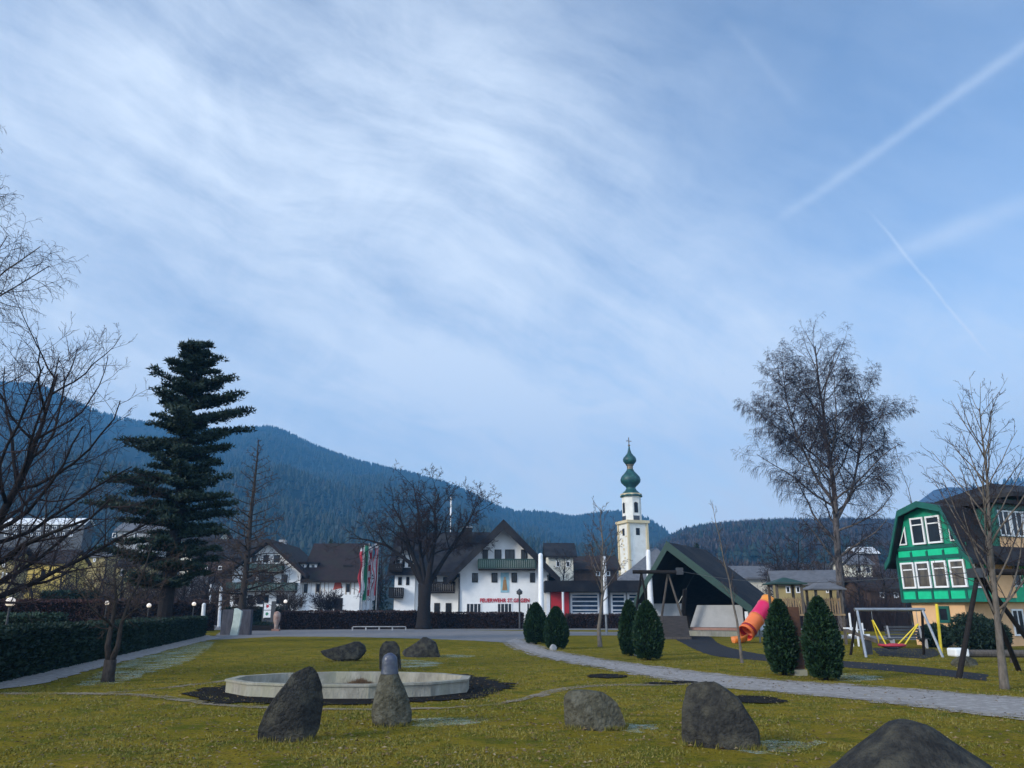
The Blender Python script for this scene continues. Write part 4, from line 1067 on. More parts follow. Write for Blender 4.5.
# small forked fruit tree
b = gnd(107.5, 682)
t = thing('fruit_tree', 'small gnarled tree with forked trunk standing in the frosty strip', 'tree', b)
tr = MB(); cr = MB(); tr.tube([(0, 0, -.1), (0, 0, .12), (0, 0, .55)], [.19, .155, .15], 10)
for s, (trk, r0) in enumerate((([(-.02, 0, .5), (-.13, 0, .9), (-.10, .02, 1.5), (-.10, .05, 2.1), (-.22, 0, 2.7), (-.2, 0, 3.6)], .10), ([(.03, 0, .5), (.16, -.03, .9), (.15, 0, 1.4), (.28, 0, 2.0), (.5, .05, 2.6), (.7, 0, 3.5)], .085))):
    polys = tree_polys(41 + s, trk, r0, [Lv(9, 1, 62, trop=.05, wig=.16, seg=6, start=.35, rr=.6), Lv(9, .5, 50, trop=.09, wig=.18, seg=5, start=.15), Lv(7, .5, 45, trop=.10, wig=.18, seg=4, start=.15), Lv(4, .6, 45, trop=.1, wig=.16, seg=3, start=.2)],
                       prof=lambda t: 2.0 - 1.0 * t, rmin=.005)
    for lvl, pts, rads in polys: (tr if lvl < 2 else cr).tube(pts, rads, (9, 6, 4, 3, 3)[lvl], cap=lvl < 1)
tr.build('trunk', M['bark'], t, smooth=True); cr.build('crown', M['twig_brown'], t)

# leafless larch with level drooping boughs
D = 64; x = gx(242, 600, D); H = gz(440, D)
polys = tree_polys(51, trunk_line(H, 10, .006, seed=8), .36,
    [Lv(62, 1, 80, trop=.01, wig=.06, seg=6, start=.16, rr=.36), Lv(15, .32, 60, trop=.02, wig=.14, seg=4, start=.15), Lv(8, .5, 50, trop=-.08, wig=.14, seg=3, start=.1)],
    prof=lambda t: 5.4 * (1 - t) ** .8 + .3, elev=lambda t: 88 - 30 * t, rmin=.018)
build_tree('larch_tree', 'bare larch with level boughs behind the two dark slabs', (x, D, 0), polys, M['bark'], M['twig_brown'])

# old lime before the fire station
D = 79; x = gx(424, 610, D); H = gz(470, D)
t = thing('lime_tree', 'broad old leafless tree in front of the fire station', 'tree', (x, D, 0)); tr = MB(); cr = MB()
tr.tube([(0, 0, -.2), (0, 0, .5), (0, 0, 2.2), (0, 0, 4.3)], [1.0, .72, .62, .66], 12)
k_ = D / 802
for s, trk in enumerate(([(0, 0, 3.6), (-.7, 0, 5.6), (-1.8, .3, 8.2), (-2.6, .3, 10.4), (-3.6, 0, 12.2)], [(.2, 0, 3.6), (.5, -.2, 6), (1.0, -.3, 9.5), (.8, -.4, 11.6), (1.2, 0, 13.3)], [(.1, .2, 3.8), (1.5, .5, 6.2), (3.0, .8, 8.6), (4.3, .6, 10.6), (5.2, .6, 12.6)], [(-.1, 0, 4), (-1.5, 0, 6.3), (-3.9, 0, 8.0), (-5.9, 0, 8.6), (-7.8, 0, 8.8)], [(0, 0, 4.2), (-.6, .3, 7.5), (-.9, .8, 11.0), (-1.6, .8, 14.4)])[:5]):
    r0 = (.36, .38, .3, .28, .3)[s]
    polys = tree_polys(61 + s, trk, r0, [Lv(11, 1, 46, trop=.05, wig=.13, seg=7, start=.2, rr=.5), Lv(9, .5, 45, trop=.03, wig=.15, seg=5, start=.2), Lv(9, .5, 45, trop=.0, wig=.15, seg=4, start=.15), Lv(8, .6, 42, trop=-.02, wig=.14, seg=3, start=.2)],
                       prof=lambda t: 5.4 - 2.4 * t, rmin=.017)
    for lvl, pts, rads in polys: (tr if lvl < 2 else cr).tube(pts, rads, (9, 6, 4, 3, 3)[lvl], cap=False)
tr.build('trunk', M['bark_dark'], t, smooth=True); cr.build('crown', M['twig'], t)

def small_tree(name, label, u, v, vtop, r0, spread, seed, bark='bark', twig='twig_brown', start=.3, n1=18, ang=38, lean=(0, 0), dens=1.0, loc=None, rmin=.006, group=None):
    b = gnd(u, v) if loc is None else loc; H = gz(vtop, b.y)
    polys = tree_polys(seed, trunk_line(H, 8, .02, lean, seed=seed), r0,
        [Lv(n1, 1, ang, trop=.07, wig=.09, seg=6, start=start, rr=.45), Lv(int(8 * dens), .5, 36, trop=.06, wig=.12, seg=4, start=.2), Lv(int(6 * dens), .5, 36, trop=.05, wig=.13, seg=3, start=.15)] + ([Lv(4, .5, 36, trop=.04, wig=.13, seg=3, start=.2)] if dens >= 1 else []),
        prof=lambda t: spread * (1.15 - .75 * t), rmin=rmin)
    return build_tree(name, label, b, polys, M[bark], M[twig], flare=1.3, group=group)
small_tree('young_tree', 'young leafless tree standing alone before the glazed appliance hall', 600, 647, 508, .115, 2.3, 71, bark='bark_light', n1=20, dens=1, rmin=.008)
small_tree('young_sapling', 'very thin sapling standing in front of the tube slide', 742, 663, 503, .055, .85, 72, bark='bark_light', n1=12, ang=26, dens=.8, lean=(-.10, 0), rmin=.005)
small_tree('park_tree', 'leafless tree with pale trunk in front of the wooden cable slide frame at right', 1005, 689, 408, .10, 3.0, 73, bark='bark_light', twig='twig_birch', start=.20, n1=30, ang=32, lean=(.115, 0), rmin=.0045)
small_tree('young_sapling', 'slim upright sapling against the roof of the green house', 955, 645, 440, .05, 1.6, 74, n1=9, ang=24, lean=(-.16, 0), dens=.8, rmin=.006)

# mid-distance bare trees: three moulds, copied
moulds = []
for s in range(3):
    H = 10.0
    polys = tree_polys(80 + s, trunk_line(H * .92, 8, .03, seed=80 + s), .20,
        [Lv(17, 1, 46, trop=.07, wig=.13, seg=6, start=.16, rr=.5), Lv(8, .5, 42, trop=.04, wig=.15, seg=4, start=.15), Lv(8, .5, 42, trop=.02, wig=.15, seg=3, start=.1), Lv(5, .55, 40, trop=0, wig=.15, seg=2, start=.15)],
        prof=lambda t: 4.4 - 2.6 * t, rmin=.017)
    moulds.append(polys)
mid = [  # u, vtop, D, mould, squash, label
    (800, 528, 112, 0, 1.35, 'wide low bare tree behind the birch trunk'), (778, 534, 118, 1, 1.0, 'bare tree left of the birch behind the slide'),
    (828, 546, 104, 2, 1.2, 'twiggy thicket tree just left of the birch trunk'), (868, 540, 98, 1, 1.1, 'bare brown tree right of the birch trunk'),
    (893, 534, 108, 0, 1.0, 'bare tree close to the left gable of the green house'), (845, 552, 120, 2, 1.3, 'low bare tree in line with the birch'),
    (912, 560, 90, 1, 1.1, 'low bare tree half hidden by the green house'), (735, 560, 130, 2, 1.2, 'small bare tree above the pavilion roof'),
    (563, 545, 112, 0, .9, 'bare tree between fire station and church tower'), (590, 540, 140, 1, 1.0, 'bare tree left of the church tower'),
    (205, 528, 88, 1, 1.2, 'bare tree left of the larch'), (185, 545, 80, 2, 1.2, 'low bare tree right of the pine'), (140, 520, 95, 0, 1.2, 'bare tree behind the pine'),
    (95, 540, 86, 1, 1.2, 'bare tree left of the pine'), (60, 548, 92, 2, 1.4, 'bare tree right of the yellow house'), (20, 545, 120, 0, 1.3, 'bare tree behind the yellow house'),
    (378, 540, 118, 1, 1.0, 'dark bare tree behind the flagpoles'), (160, 556, 74, 1, 1.4, 'dense low bare tree under the pine'),
    (862, 556, 86, 2, 1.5, 'brown bushy tree right beside the birch trunk'), (885, 562, 80, 2, 1.4, 'brown bushy tree at the corner of the green house'), (815, 556, 96, 2, 1.6, 'brown bushy tree above the pyramid-roofed play tower'),
    (785, 560, 100, 0, 1.5, 'brown bushy tree above the green-roofed play tower'), (905, 545, 100, 2, 1.2, 'bare tree straight behind the green gable'), (145, 560, 82, 2, 1.5, 'brown thicket tree left below the pine'), (190, 566, 90, 0, 1.5, 'thicket tree in front of the brown village house'), (222, 566, 96, 2, 1.1, 'thicket tree left of the chalet'),
    (35, 560, 84, 1, 1.4, 'bare tree in front of the yellow house'), (5, 552, 78, 0, 1.3, 'bare tree at the far left behind the globe lamp'),
    (75, 562, 70, 0, 1.5, 'dense low bare tree above the red hedge'), (122, 548, 66, 2, 1.2, 'twiggy bare tree behind the forked tree'), (210, 560, 76, 0, 1.2, 'low twiggy tree right behind the white posts'),
]
protos = {}
for i, (u, vt, D, mo, sq_, lab) in enumerate(mid):
    if mo not in protos:
        o = build_tree('bare_tree', lab, (0, 0, 0), moulds[mo], M['bark_dark'], M['twig'] if mo != 2 else M['twig_brown'], group='bare trees among the village houses'); protos[mo] = o
    else:
        o = copy_tree(protos[mo])
    o['label'] = lab; o['group'] = 'bare trees among the village houses'
    s = gz(vt, D) / 10.0
    o.location = (gx(u, 600, D), D, 0); o.scale = (s * sq_, s * sq_, s); o.rotation_euler = (0, 0, i * 1.7)

# ---------------------------------------------------------------- evergreens
def tufts(mb, rng, c, rx, ry, rz, n, size, flat=0.0, shell=False, up=0.0):
    """n leaf-sized faces through (or over) an ellipsoid"""
    for _ in range(n):
        d = Vector((rng.gauss(0, 1), rng.gauss(0, 1), rng.gauss(0, 1))).normalized()
        r = (rng.uniform(.82, 1.06) if shell else rng.random() ** .45)
        p = Vector((c[0] + d.x * rx * r, c[1] + d.y * ry * r, c[2] + d.z * rz * r))
        a = Vector((rng.gauss(0, 1), rng.gauss(0, 1), rng.gauss(0, 1) * (1 - flat))).normalized()
        a = (a + d * .8 + Vector((0, 0, up))).normalized()
        b_ = a.orthogonal().normalized(); b_.rotate(Matrix.Rotation(rng.random() * 6.28, 3, a))
        s = size * rng.uniform(.6, 1.4)
        o = len(mb.v)
        mb.v += [tuple(p - b_ * s * .28), tuple(p + a * s * .5 - b_ * s * .05), tuple(p + b_ * s * .28), tuple(p + a * s)]
        mb.f += [(o, o + 2, o + 1), (o + 1, o + 2, o + 3)]; mb.mi += [0, 0]
# white pine with tiered boughs
D = 46; x = gx(166, 600, D); H = gz(342, D)
t = thing('pine_tree', 'tall dark pine with ragged level tiers of needles', 'pine', (x, D, 0))
tr = MB(); cr = MB(); rng = random.Random(91)
tr.tube([(0, 0, -.2), (0, 0, .4), (.1, 0, H * .4), (.0, 0, H * .8), (.1, 0, H * .985)], [.6, .42, .34, .16, .05], 10)
px_ = D / 802
def zz(v): return gz(v, D)
tiers = []
v = 346
prof_l = [(340, 6), (350, 20), (362, 32), (375, 46), (390, 44), (405, 58), (425, 56), (445, 62), (470, 72), (500, 78), (530, 74), (560, 66), (585, 40)]
prof_r = [(340, 6), (350, 18), (362, 32), (378, 46), (392, 40), (408, 62), (425, 76), (445, 56), (470, 62), (500, 58), (530, 52), (560, 44), (585, 30)]
while v < 585:
    n = rng.choice((3, 4, 5))
    for k in range(n):
        az = k * 2 * math.pi / n + rng.uniform(-.35, .35); tab = prof_r if math.cos(az) > 0 else prof_l
        side_ = abs(math.cos(az)); L_ = interp(tab, v) * px_ * rng.uniform(.35, 1.08) * (1.0 if side_ > .4 else .85)
        if rng.random() < .12: continue
        z0_ = zz(v) + rng.uniform(-.25, .25); rise = rng.uniform(.0, .34) if v < 430 else rng.uniform(-.22, .20)
        pts = [Vector((0, 0, z0_ - L_ * .15))]
        for q in (.35, .7, 1.0): pts.append(Vector((math.cos(az) * L_ * q, math.sin(az) * L_ * q, z0_ + L_ * (rise * q - .15 + .15 * q))))
        tr.tube(pts, [.09, .07, .045, .02], 5, cap=False)
        for q in np.arange(.30, 1.01, .13):
            c, _ = on(pts, min(q, .99)); w_ = (L_ * .17 * (1.2 - .5 * q) + .22) * rng.uniform(.6, 1.35)
            tufts(cr, rng, c + Vector((rng.uniform(-.2, .2), rng.uniform(-.2, .2), .08)), w_, w_, .10 + .05 * w_, int(120 * min(2.0, w_) + 26), .21, flat=.2, up=.5)
    v += rng.uniform(3.5, 9) * (1 if v > 380 else .8)
tufts(cr, rng, (0, 0, H * .972), .45, .45, .45, 160, .25, up=.8)
tr.build('trunk', M['bark_dark'], t); cr.build('crown', M['needles'], t)
# small dark conifers far off
def spruce(label, u, vtop, D, w, seed):
    H = gz(vtop, D); t = thing('spruce_tree', label, 'conifer', (gx(u, 600, D), D, 0)); rng = random.Random(seed)
    tr = MB().tube([(0, 0, -.1), (0, 0, H * .98)], [.22, .03], 7); cr = MB()
    n = 26
    for i in range(n):
        f = i / n; z = H * (.1 + .88 * f); r = w * (1 - f) ** .9 + .1
        tufts(cr, rng, (0, 0, z), r, r, H * .035, int(50 + 120 * (1 - f)), .45, flat=.4, up=-.2)
    tr.build('trunk', M['bark_dark'], t); cr.build('crown', M['needles'], t)
spruce('pointed dark conifer behind the pavilion roof', 700, 541, 150, 3.6, 5)
spruce('dark conifer top between chalet and fire station roofs', 327, 537, 160, 4.5, 6)
spruce('small dark conifer left of the fire station', 372, 556, 130, 4.0, 7)

def thuja(label, u, vb, vt, wpx, seed, group='clipped thuja bushes beside the gravel path'):
    b = gnd(u, vb); D = b.y; H = gz(vt, D) ; w = wpx * D / 802 / 2; rng = random.Random(seed)
    t = thing('thuja_bush', label, 'thuja', b, rng.random() * 6, group)
    def prof(f): return w * (.62 + .38 * math.sin(f / .36 * math.pi / 2)) if f < .36 else w * math.cos((f - .36) / .64 * math.pi / 2) ** .74
    core = MB().lathe([(prof(f) * .86, H * f) for f in np.linspace(.05, .985, 14)], 14); core.build('branch_core', M['core'], t)
    MB().tube([(0, 0, -.05), (0, 0, .3)], .07, 8).build('stem', M['bark_dark'], t)
    cr = MB(); n = int(9000 * (H * w) / 1.6)
    for _ in range(n):
        f = rng.random() * .96 + .03; a = rng.random() * 6.283; lump = 1 + .09 * noise.noise(Vector((math.cos(a) * 2, math.sin(a) * 2, f * H * 2.2 + seed)))
        r = prof(f) * rng.uniform(.84, 1.05) * lump * (1 + .06 * noise.noise(Vector((math.cos(a) * 6, math.sin(a) * 6, f * H * 7))))
        p = Vector((math.cos(a) * r, math.sin(a) * r, H * f)); d = Vector((math.cos(a), math.sin(a), rng.uniform(.3, 1.7))).normalized()
        d = (d + Vector((rng.gauss(0, .35), rng.gauss(0, .35), rng.gauss(0, .35)))).normalized(); s = rng.uniform(.045, .095)
        q = d.orthogonal().normalized(); q.rotate(Matrix.Rotation(rng.random() * 6.28, 3, d)); o = len(cr.v)
        cr.v += [tuple(p - q * s * .4), tuple(p + q * s * .4), tuple(p + d * s * 1.2 + q * s * .15), tuple(p + d * s * 1.2 - q * s * .15)]; cr.f.append((o, o + 1, o + 2, o + 3)); cr.mi.append(0)
    cr.build('foliage', M['thuja'], t)
thuja('leftmost clipped thuja, paired with one bearing a white stone at its foot', 536, 644, 603, 23, 1)
thuja('clipped thuja with a small white stone at its foot, second from left', 556.5, 649, 607, 23, 2)
thuja('narrower left thuja of the pair before the white column', 631, 656, 600.5, 21, 3)
thuja('wider right thuja of the pair before the white column', 649, 660, 601.5, 28, 4)
thuja('large thuja left of the brown steel stele', 784.5, 675, 600, 30, 5)
thuja('largest thuja, right of the brown steel stele', 826, 680, 598, 34, 6)

# ---------------------------------------------------------------- hedges
def hedge(name, label, a, b, h, w, m, core, seed, dens=170, size=.09, taper=0.0, cat='hedge', top=0.06):
    """a clipped hedge from ground point a to b"""
    A = Vector(a); B = Vector(b); L_ = (B - A).length; ang = math.atan2((B - A).y, (B - A).x)
    t = thing(name, label, cat, A, ang); rng = random.Random(seed)
    MB().box(.03, L_ - .03, -w / 2 + .07, w / 2 - .07, 0, h - .08).build('branch_core', M[core], t)
    cr = MB(); area = 2 * L_ * h + L_ * w + 2 * w * h; n = min(int(area * dens), 42000)
    for _ in range(n):
        k = rng.random() * area
        if k < 2 * L_ * h: s_ = 1 if k < L_ * h else -1; p = Vector((rng.random() * L_, s_ * w / 2, rng.random() * h)); d = Vector((0, s_, .5))
        elif k < 2 * L_ * h + L_ * w: p = Vector((rng.random() * L_, (rng.random() - .5) * w, h)); d = Vector((0, 0, 1))
        else: e = rng.choice((0, 1)); p = Vector((e * L_, (rng.random() - .5) * w, rng.random() * h)); d = Vector((e * 2 - 1, 0, .4))
        p += Vector((0, 0, top * noise.noise(Vector((p.x * .8, p.y, seed))))) - d.normalized() * rng.uniform(-.02, .08)
        p.z = max(p.z, .01)
        d = (d.normalized() + Vector((rng.gauss(0, .5), rng.gauss(0, .5), rng.gauss(0, .5)))).normalized(); s = size * rng.uniform(.6, 1.4)
        q = d.orthogonal().normalized(); q.rotate(Matrix.Rotation(rng.random() * 6.28, 3, d)); o = len(cr.v)
        cr.v += [tuple(p - q * s * .4), tuple(p + q * s * .4), tuple(p + d * s + q * s * .12), tuple(p + d * s - q * s * .12)]; cr.f.append((o, o + 1, o + 2, o + 3)); cr.mi.append(0)
    cr.build('foliage', M[m], t); return t
h0 = gnd(-60, 697); h1 = gnd(206, 635.8)
dr = (h1 - h0).normalized(); nn = Vector((-dr.y, dr.x, 0)) * .65
hedge('clipped_hedge', 'long dark green clipped hedge along the left path', h0 + nn, h1 + nn, 1.30, 1.2, 'hedge', 'core', 1, dens=260)
a = at(-40, 627, 30); b = at(59, 627, 30)
hedge('low_hedge', 'short pale green hedge behind the long dark hedge', (a.x, 30, 0), (b.x, 30, 0), gz(614.5, 30), 1.0, 'hedge_light', 'core', 2, dens=160)
a = at(-30, 600, 44); b = at(103, 600, 47)
hedge('red_hedge', 'reddish brown leafless hedge between lamp and forked tree', (a.x, 44, 0), (b.x, 47, 0), gz(601, 45), 1.4, 'hedge_red', 'core_brown', 3, dens=110, size=.13)
a = at(48, 600, 60); b = at(92, 600, 60)
hedge('yew_hedge', 'dark green hedge rising behind the red hedge', (a.x, 60, 0), (b.x, 60, 0), gz(592.5, 60), 2, 'hedge', 'core', 4, dens=80, size=.16)
a = at(108, 600, 62); b = at(208, 600, 74)
hedge('brown_hedge', 'dark brown shrubbery row behind the long green hedge', (a.x, 62, 0), (b.x, 74, 0), gz(603, 68), 2, 'hedge_brown', 'core_brown', 5, dens=70, size=.17, top=.5)
def thicket(label, u0, u1, vt, D, seed):
    a = gx(u0, 600, D); b = gx(u1, 600, D); rng = random.Random(seed); cr = MB(); H = gz(vt, D); n = int((b - a) * 230)
    for _ in range(n):
        x = rng.uniform(a, b); y = D + rng.uniform(-2, 2); h = H * (.75 + .45 * noise.noise(Vector((x * .35, seed, 0)))) * rng.uniform(.35, 1.1); l = Vector((rng.gauss(0, .22), rng.gauss(0, .15), 1)).normalized() * h
        z0_ = rng.uniform(0, H * .45); p = Vector((x, y, z0_ * (rng.random() < .6))); w_ = rng.uniform(.02, .045); o = len(cr.v)
        cr.v += [tuple(p + Vector((-w_, 0, 0))), tuple(p + Vector((w_, w_, 0))), tuple(p + l * .6 + Vector((rng.gauss(0, .12), 0, 0)))]; cr.f.append((o, o + 1, o + 2)); cr.mi.append(0)
    t_ = cr.build('thicket', M['hedge_brown']); t_['kind'] = 'stuff'; tag(t_, label, 'thicket')
thicket('brown leafless undergrowth left of the forked tree', 60, 122, 566, 88, 1)
thicket('brown leafless undergrowth below the pine', 130, 182, 572, 92, 2)
thicket('brown leafless undergrowth left of the chalet', 178, 226, 576, 100, 3)
thicket('brown leafless undergrowth between birch and green house', 838, 910, 578, 72, 4)
thicket('brown leafless undergrowth behind the play towers', 700, 845, 578, 110, 5)
thicket('thin brown undergrowth before the yellow-walled house', 770, 850, 588, 84, 6)
a = at(286, 600, 78); b = at(418, 600, 82)
hedge('beech_hedge', 'dark brown clipped hedge behind the asphalt square', (a.x, 77, 0), (b.x, 81, 0), gz(611.5, 79), 1.1, 'hedge_brown', 'core_brown', 6, dens=120, size=.13)
a = at(224, 600, 99); b = at(287, 600, 99)
hedge('garden_hedge', 'low dark green garden hedge at the foot of the chalet', (a.x, 99, 0), (b.x, 99, 0), gz(608, 99), 1.1, 'hedge', 'core', 16, dens=60, size=.18, top=.3)
a = at(430, 600, 81); b = at(523, 600, 81)
hedge('beech_hedge', 'gappy brown hedge below the red lettering', (a.x, 81, 0), (b.x, 81, 0), gz(613, 80), .7, 'hedge_brown', 'core_brown', 7, dens=150, size=.13)
a = at(566, 600, 82); b = at(640, 600, 82)
hedge('beech_hedge', 'brown hedge under the glazed gates of the appliance hall', (a.x, 82, 0), (b.x, 82, 0), gz(614.5, 82), .8, 'hedge_brown', 'core_brown', 8, dens=130, size=.13)
a = at(955, 600, 38); b = at(990, 600, 38)
for i, (u, D, r, h, lab) in enumerate(((967, 38, .95, 1.65, 'rounded dark evergreen bush before the orange wall'), (985, 37.5, .8, 1.35, 'smaller dark bush right of the rounded evergreen'), (931, 41, .8, 1.1, 'low dark bush behind the nest swing'))):
    t = thing('round_bush', lab, 'bush', (gx(u, 600, D), D, 0)); rng = random.Random(i); cr = MB()
    MB().lathe([(r * .75 * math.sin(a_) + .02, h / 2 - h * .42 * math.cos(a_)) for a_ in np.linspace(.15, 3.0, 9)], 12).build('branch_core', M['core'], t)
    tufts(cr, rng, (0, 0, h / 2), r, r, h / 2, 3200, .13, shell=True); cr.build('foliage', M['hedge'], t)
for i, (u, vb, vt, w, D, lab, m_) in enumerate(((327, 0, 583, 15, 100, 'globe-headed reddish shrub before the inn wing', 'twig_birch'), (247, 0, 582, 22, 92, 'brown globe bush left in front of the chalet', 'twig_brown'), (291, 0, 581, 22, 94, 'brown globe bush right in front of the chalet', 'twig_brown'))):
    H = gz(vt, D); r = w * D / 802 / 2
    polys = tree_polys(130 + i, [(0, 0, 0), (0, 0, .5), (0, 0, 1.0), (0, 0, 1.6)], .13, [Lv(26, 1, 38, trop=.05, wig=.08, seg=4, start=.5, rr=.5), Lv(10, .5, 32, trop=.02, wig=.1, seg=3, start=.2), Lv(7, .5, 35, wig=.1, seg=2, start=.2)], prof=lambda t: (H - .8) * .62, rmin=.02)
    build_tree('globe_shrub', lab, (gx(u, 600, D), D, 0), polys, M['bark_dark'], M[m_], cat='shrub')
# ---------------------------------------------------------------- standing stones
def stone(name, label, rows, D, m, depth=.6, seed=0, noise_amp=.04, ex=2.6, rings=34, seg=40, topm=None, topz=None, yshift=0.0, facets=12, yaw=0.0):
    """rows: (v, uL, uR) of the photographed outline at distance D; given a real rounded depth behind it"""
    rows = sorted(rows, key=lambda r: -r[0])
    zs = [at(512, r[0], D).z for r in rows]; xl = [at(r[1], r[0], D).x for r in rows]; xr = [at(r[2], r[0], D).x for r in rows]
    x0 = (xl[0] + xr[0]) / 2; zb = min(zs[0], 0) - .12; wmax = max(b - a for a, b in zip(xl, xr)); H = zs[-1]
    vs = []; zz_ = list(np.linspace(zb, H, rings))
    for i, z in enumerate(zz_):
        a = float(np.interp(z, zs, xl)) - x0; b = float(np.interp(z, zs, xr)) - x0
        w = max((b - a) / 2, .004); c = (a + b) / 2
        dd = wmax * depth / 2 * min(1.0, (w / (wmax / 2)) ** .75 + .05)
        for k in range(seg):
            t = 2 * math.pi * k / seg; ct, st = math.cos(t), math.sin(t)
            e = 2 / ex; px = math.copysign(abs(ct) ** e, ct) * w; py = math.copysign(abs(st) ** e, st) * dd
            p = Vector((c + px, py + yshift * (z / max(H, .1)), z))
            nv = noise.noise(Vector((p.x * 2.6, p.y * 2.6, p.z * 2.6 + seed * 7))) * 1.0 + noise.noise(Vector((p.x * 7, p.y * 7, p.z * 7 + seed))) * .35
            k_ = min(1.0, w / (wmax * .25))
            p += Vector((ct * .5, st * 1.3, .1)) * nv * noise_amp * k_
            vs.append(p)
    # split faces: everything beyond a few cleavage planes is cut back to them
    rg_ = random.Random(seed * 13 + 1); D_ = wmax * depth / 2
    for _k in range(facets):
        sy = rg_.choice((-1, -1, 1)); pn = Vector((rg_.uniform(-.55, .55), sy * rg_.uniform(.6, 1), rg_.uniform(-.15, .40))).normalized()
        far_ = max((q_ - Vector((0, 0, H * .45))).dot(pn) for q_ in vs); lim = far_ * rg_.uniform(.70, .88)
        for q_ in vs:
            e_ = (q_ - Vector((0, 0, H * .45))).dot(pn) - lim
            if e_ > 0: q_ -= pn * e_ * .92
    vs = [tuple(q_) for q_ in vs]
    mb = MB(); n = seg
    mb.add(vs, [(j * n + i, j * n + (i + 1) % n, (j + 1) * n + (i + 1) % n, (j + 1) * n + i) for j in range(rings - 1) for i in range(n)])
    mb.add([vs[(rings - 1) * n + i] for i in range(n)], [tuple(range(n))])
    mats = [m] if topm is None else [m, topm]
    if topm is not None:
        mb.mi = [1 if sum(mb.v[i][2] for i in f) / len(f) > topz else 0 for f in mb.f]
    if yaw: mb.v = [(x_ / math.cos(R(yaw)), y_, z_) for x_, y_, z_ in mb.v]
    o = mb.build(name, mats, smooth=True, loc=(x0, D, 0)); o.rotation_euler = (0, 0, R(yaw))
    es = o.modifiers.new('split', 'EDGE_SPLIT'); es.split_angle = R(38)
    tag(o, label, 'stone', 'carved standing stones on the lawn'); return o
def gd(v): return gnd(512, v).y
stone('standing_stone', 'dark tilted slab stone left in front of the basin', [(742, 262, 309), (738, 259, 313), (728, 260, 318), (712, 266, 321), (698, 275, 322), (686, 284, 322.5), (673, 293, 319), (668.5, 303, 315), (666, 309, 312)], gd(741), M['stone_dark'], .46, 1, .022, 4.6, facets=14, yaw=14)
s2 = stone('standing_stone', 'bottle-shaped stone with a smooth polished head before the basin', [(726, 376, 408), (721, 372.5, 411.5), (712, 372, 412), (700, 374, 409), (688, 376.5, 405), (680, 379, 401), (673.5, 381, 398.5)], gd(725), M['stone_mid'], .8, 2, .022, 2.2, facets=3)
Dh = gd(725)
hd = stone('polished_head', None, [(677, 381, 398), (672, 381, 398.5), (668, 382, 398), (662, 382, 397.5), (657.5, 383, 397), (654.5, 385, 395), (653, 388, 392)], Dh, M['stone_top_sheen'], .8, 3, .012, 2.0, facets=0)
mw = hd.location.copy(); hd.parent = s2; hd.location = mw - s2.location
for k_ in ('category', 'group', 'label'):
    if k_ in hd: del hd[k_]
# the head sits on the neck only: cut away everything lower
me = hd.data; bm = bmesh.new(); bm.from_mesh(me); zc = at(390, 674, Dh).z
bmesh.ops.bisect_plane(bm, geom=bm.verts[:] + bm.edges[:] + bm.faces[:], plane_co=(0, 0, zc), plane_no=(0, 0, 1), clear_inner=True); bm.to_mesh(me); bm.free()
stone('standing_stone', 'rough pale-topped stone standing behind the polished head', [(672, 380, 401), (665, 379, 401), (655, 379.5, 400), (648, 380, 399), (643, 383, 396.5), (641, 386, 394)], gd(671), M['stone_dark'], .7, 4, .04, 2.6, topm=M['stone_top_sheen'], topz=.95)
stone('boulder', 'low boat-shaped dark boulder beyond the basin', [(661, 337, 356), (658, 329, 361), (654, 322, 364), (651, 320, 366), (647.5, 334, 366), (644.5, 346, 364), (641.5, 354, 359.5)], gd(661), M['stone_dark'], .55, 5, .03, 3.4, facets=14)
stone('boulder', 'pyramid-shaped dark boulder right of the boat-shaped one', [(657.5, 410, 440), (655, 403, 440), (651, 400.5, 438.5), (647, 409, 437.5), (642, 416.5, 436), (637, 423, 426.5)], gd(657), M['stone_dark'], .6, 6, .03, 3.6, facets=14)
stone('boulder', 'squat grey boulder with flat top beside a frost patch', [(731, 572, 619), (728, 567, 622), (722, 565.5, 626), (712, 565, 623.5), (703, 564.5, 618.5), (696, 564.5, 609), (692, 568, 602), (690.5, 573, 590)], gd(729), M['stone_mid'], .45, 7, .03, 4.6, facets=14, yaw=-14)
stone('standing_stone', 'wide dark slab stone with slanting right shoulder beside a long frost patch', [(752, 690, 756.5), (746, 688, 756), (738, 686.5, 755), (728, 686.5, 754), (712, 687, 745), (698, 688.5, 737), (688, 690, 724), (683, 696, 717.5), (681.5, 708, 714)], gd(747), M['stone_dark'], .38, 8, .022, 5.0, facets=14, yaw=-28)
stone('boulder', 'rounded dark boulder cut by the lower right edge of the photo', [(812, 800, 1036), (800, 810, 1025), (785, 822, 1008), (768, 842, 989), (758, 851, 975), (746, 866, 958), (735, 880, 942), (727, 888, 931), (723, 893, 922), (720.5, 901, 913)], gd(808), M['stone_dark'], .75, 9, .03, 2.1, facets=3)
b = gnd(962, 664)
stone('boulder', 'low grey boulder under the wooden beam', [(668, 956, 976), (664, 951, 979), (660, 953, 977), (657, 958, 970), (656, 961, 966)], gd(667), M['stone_mid'], .7, 10, .04, 2.2)

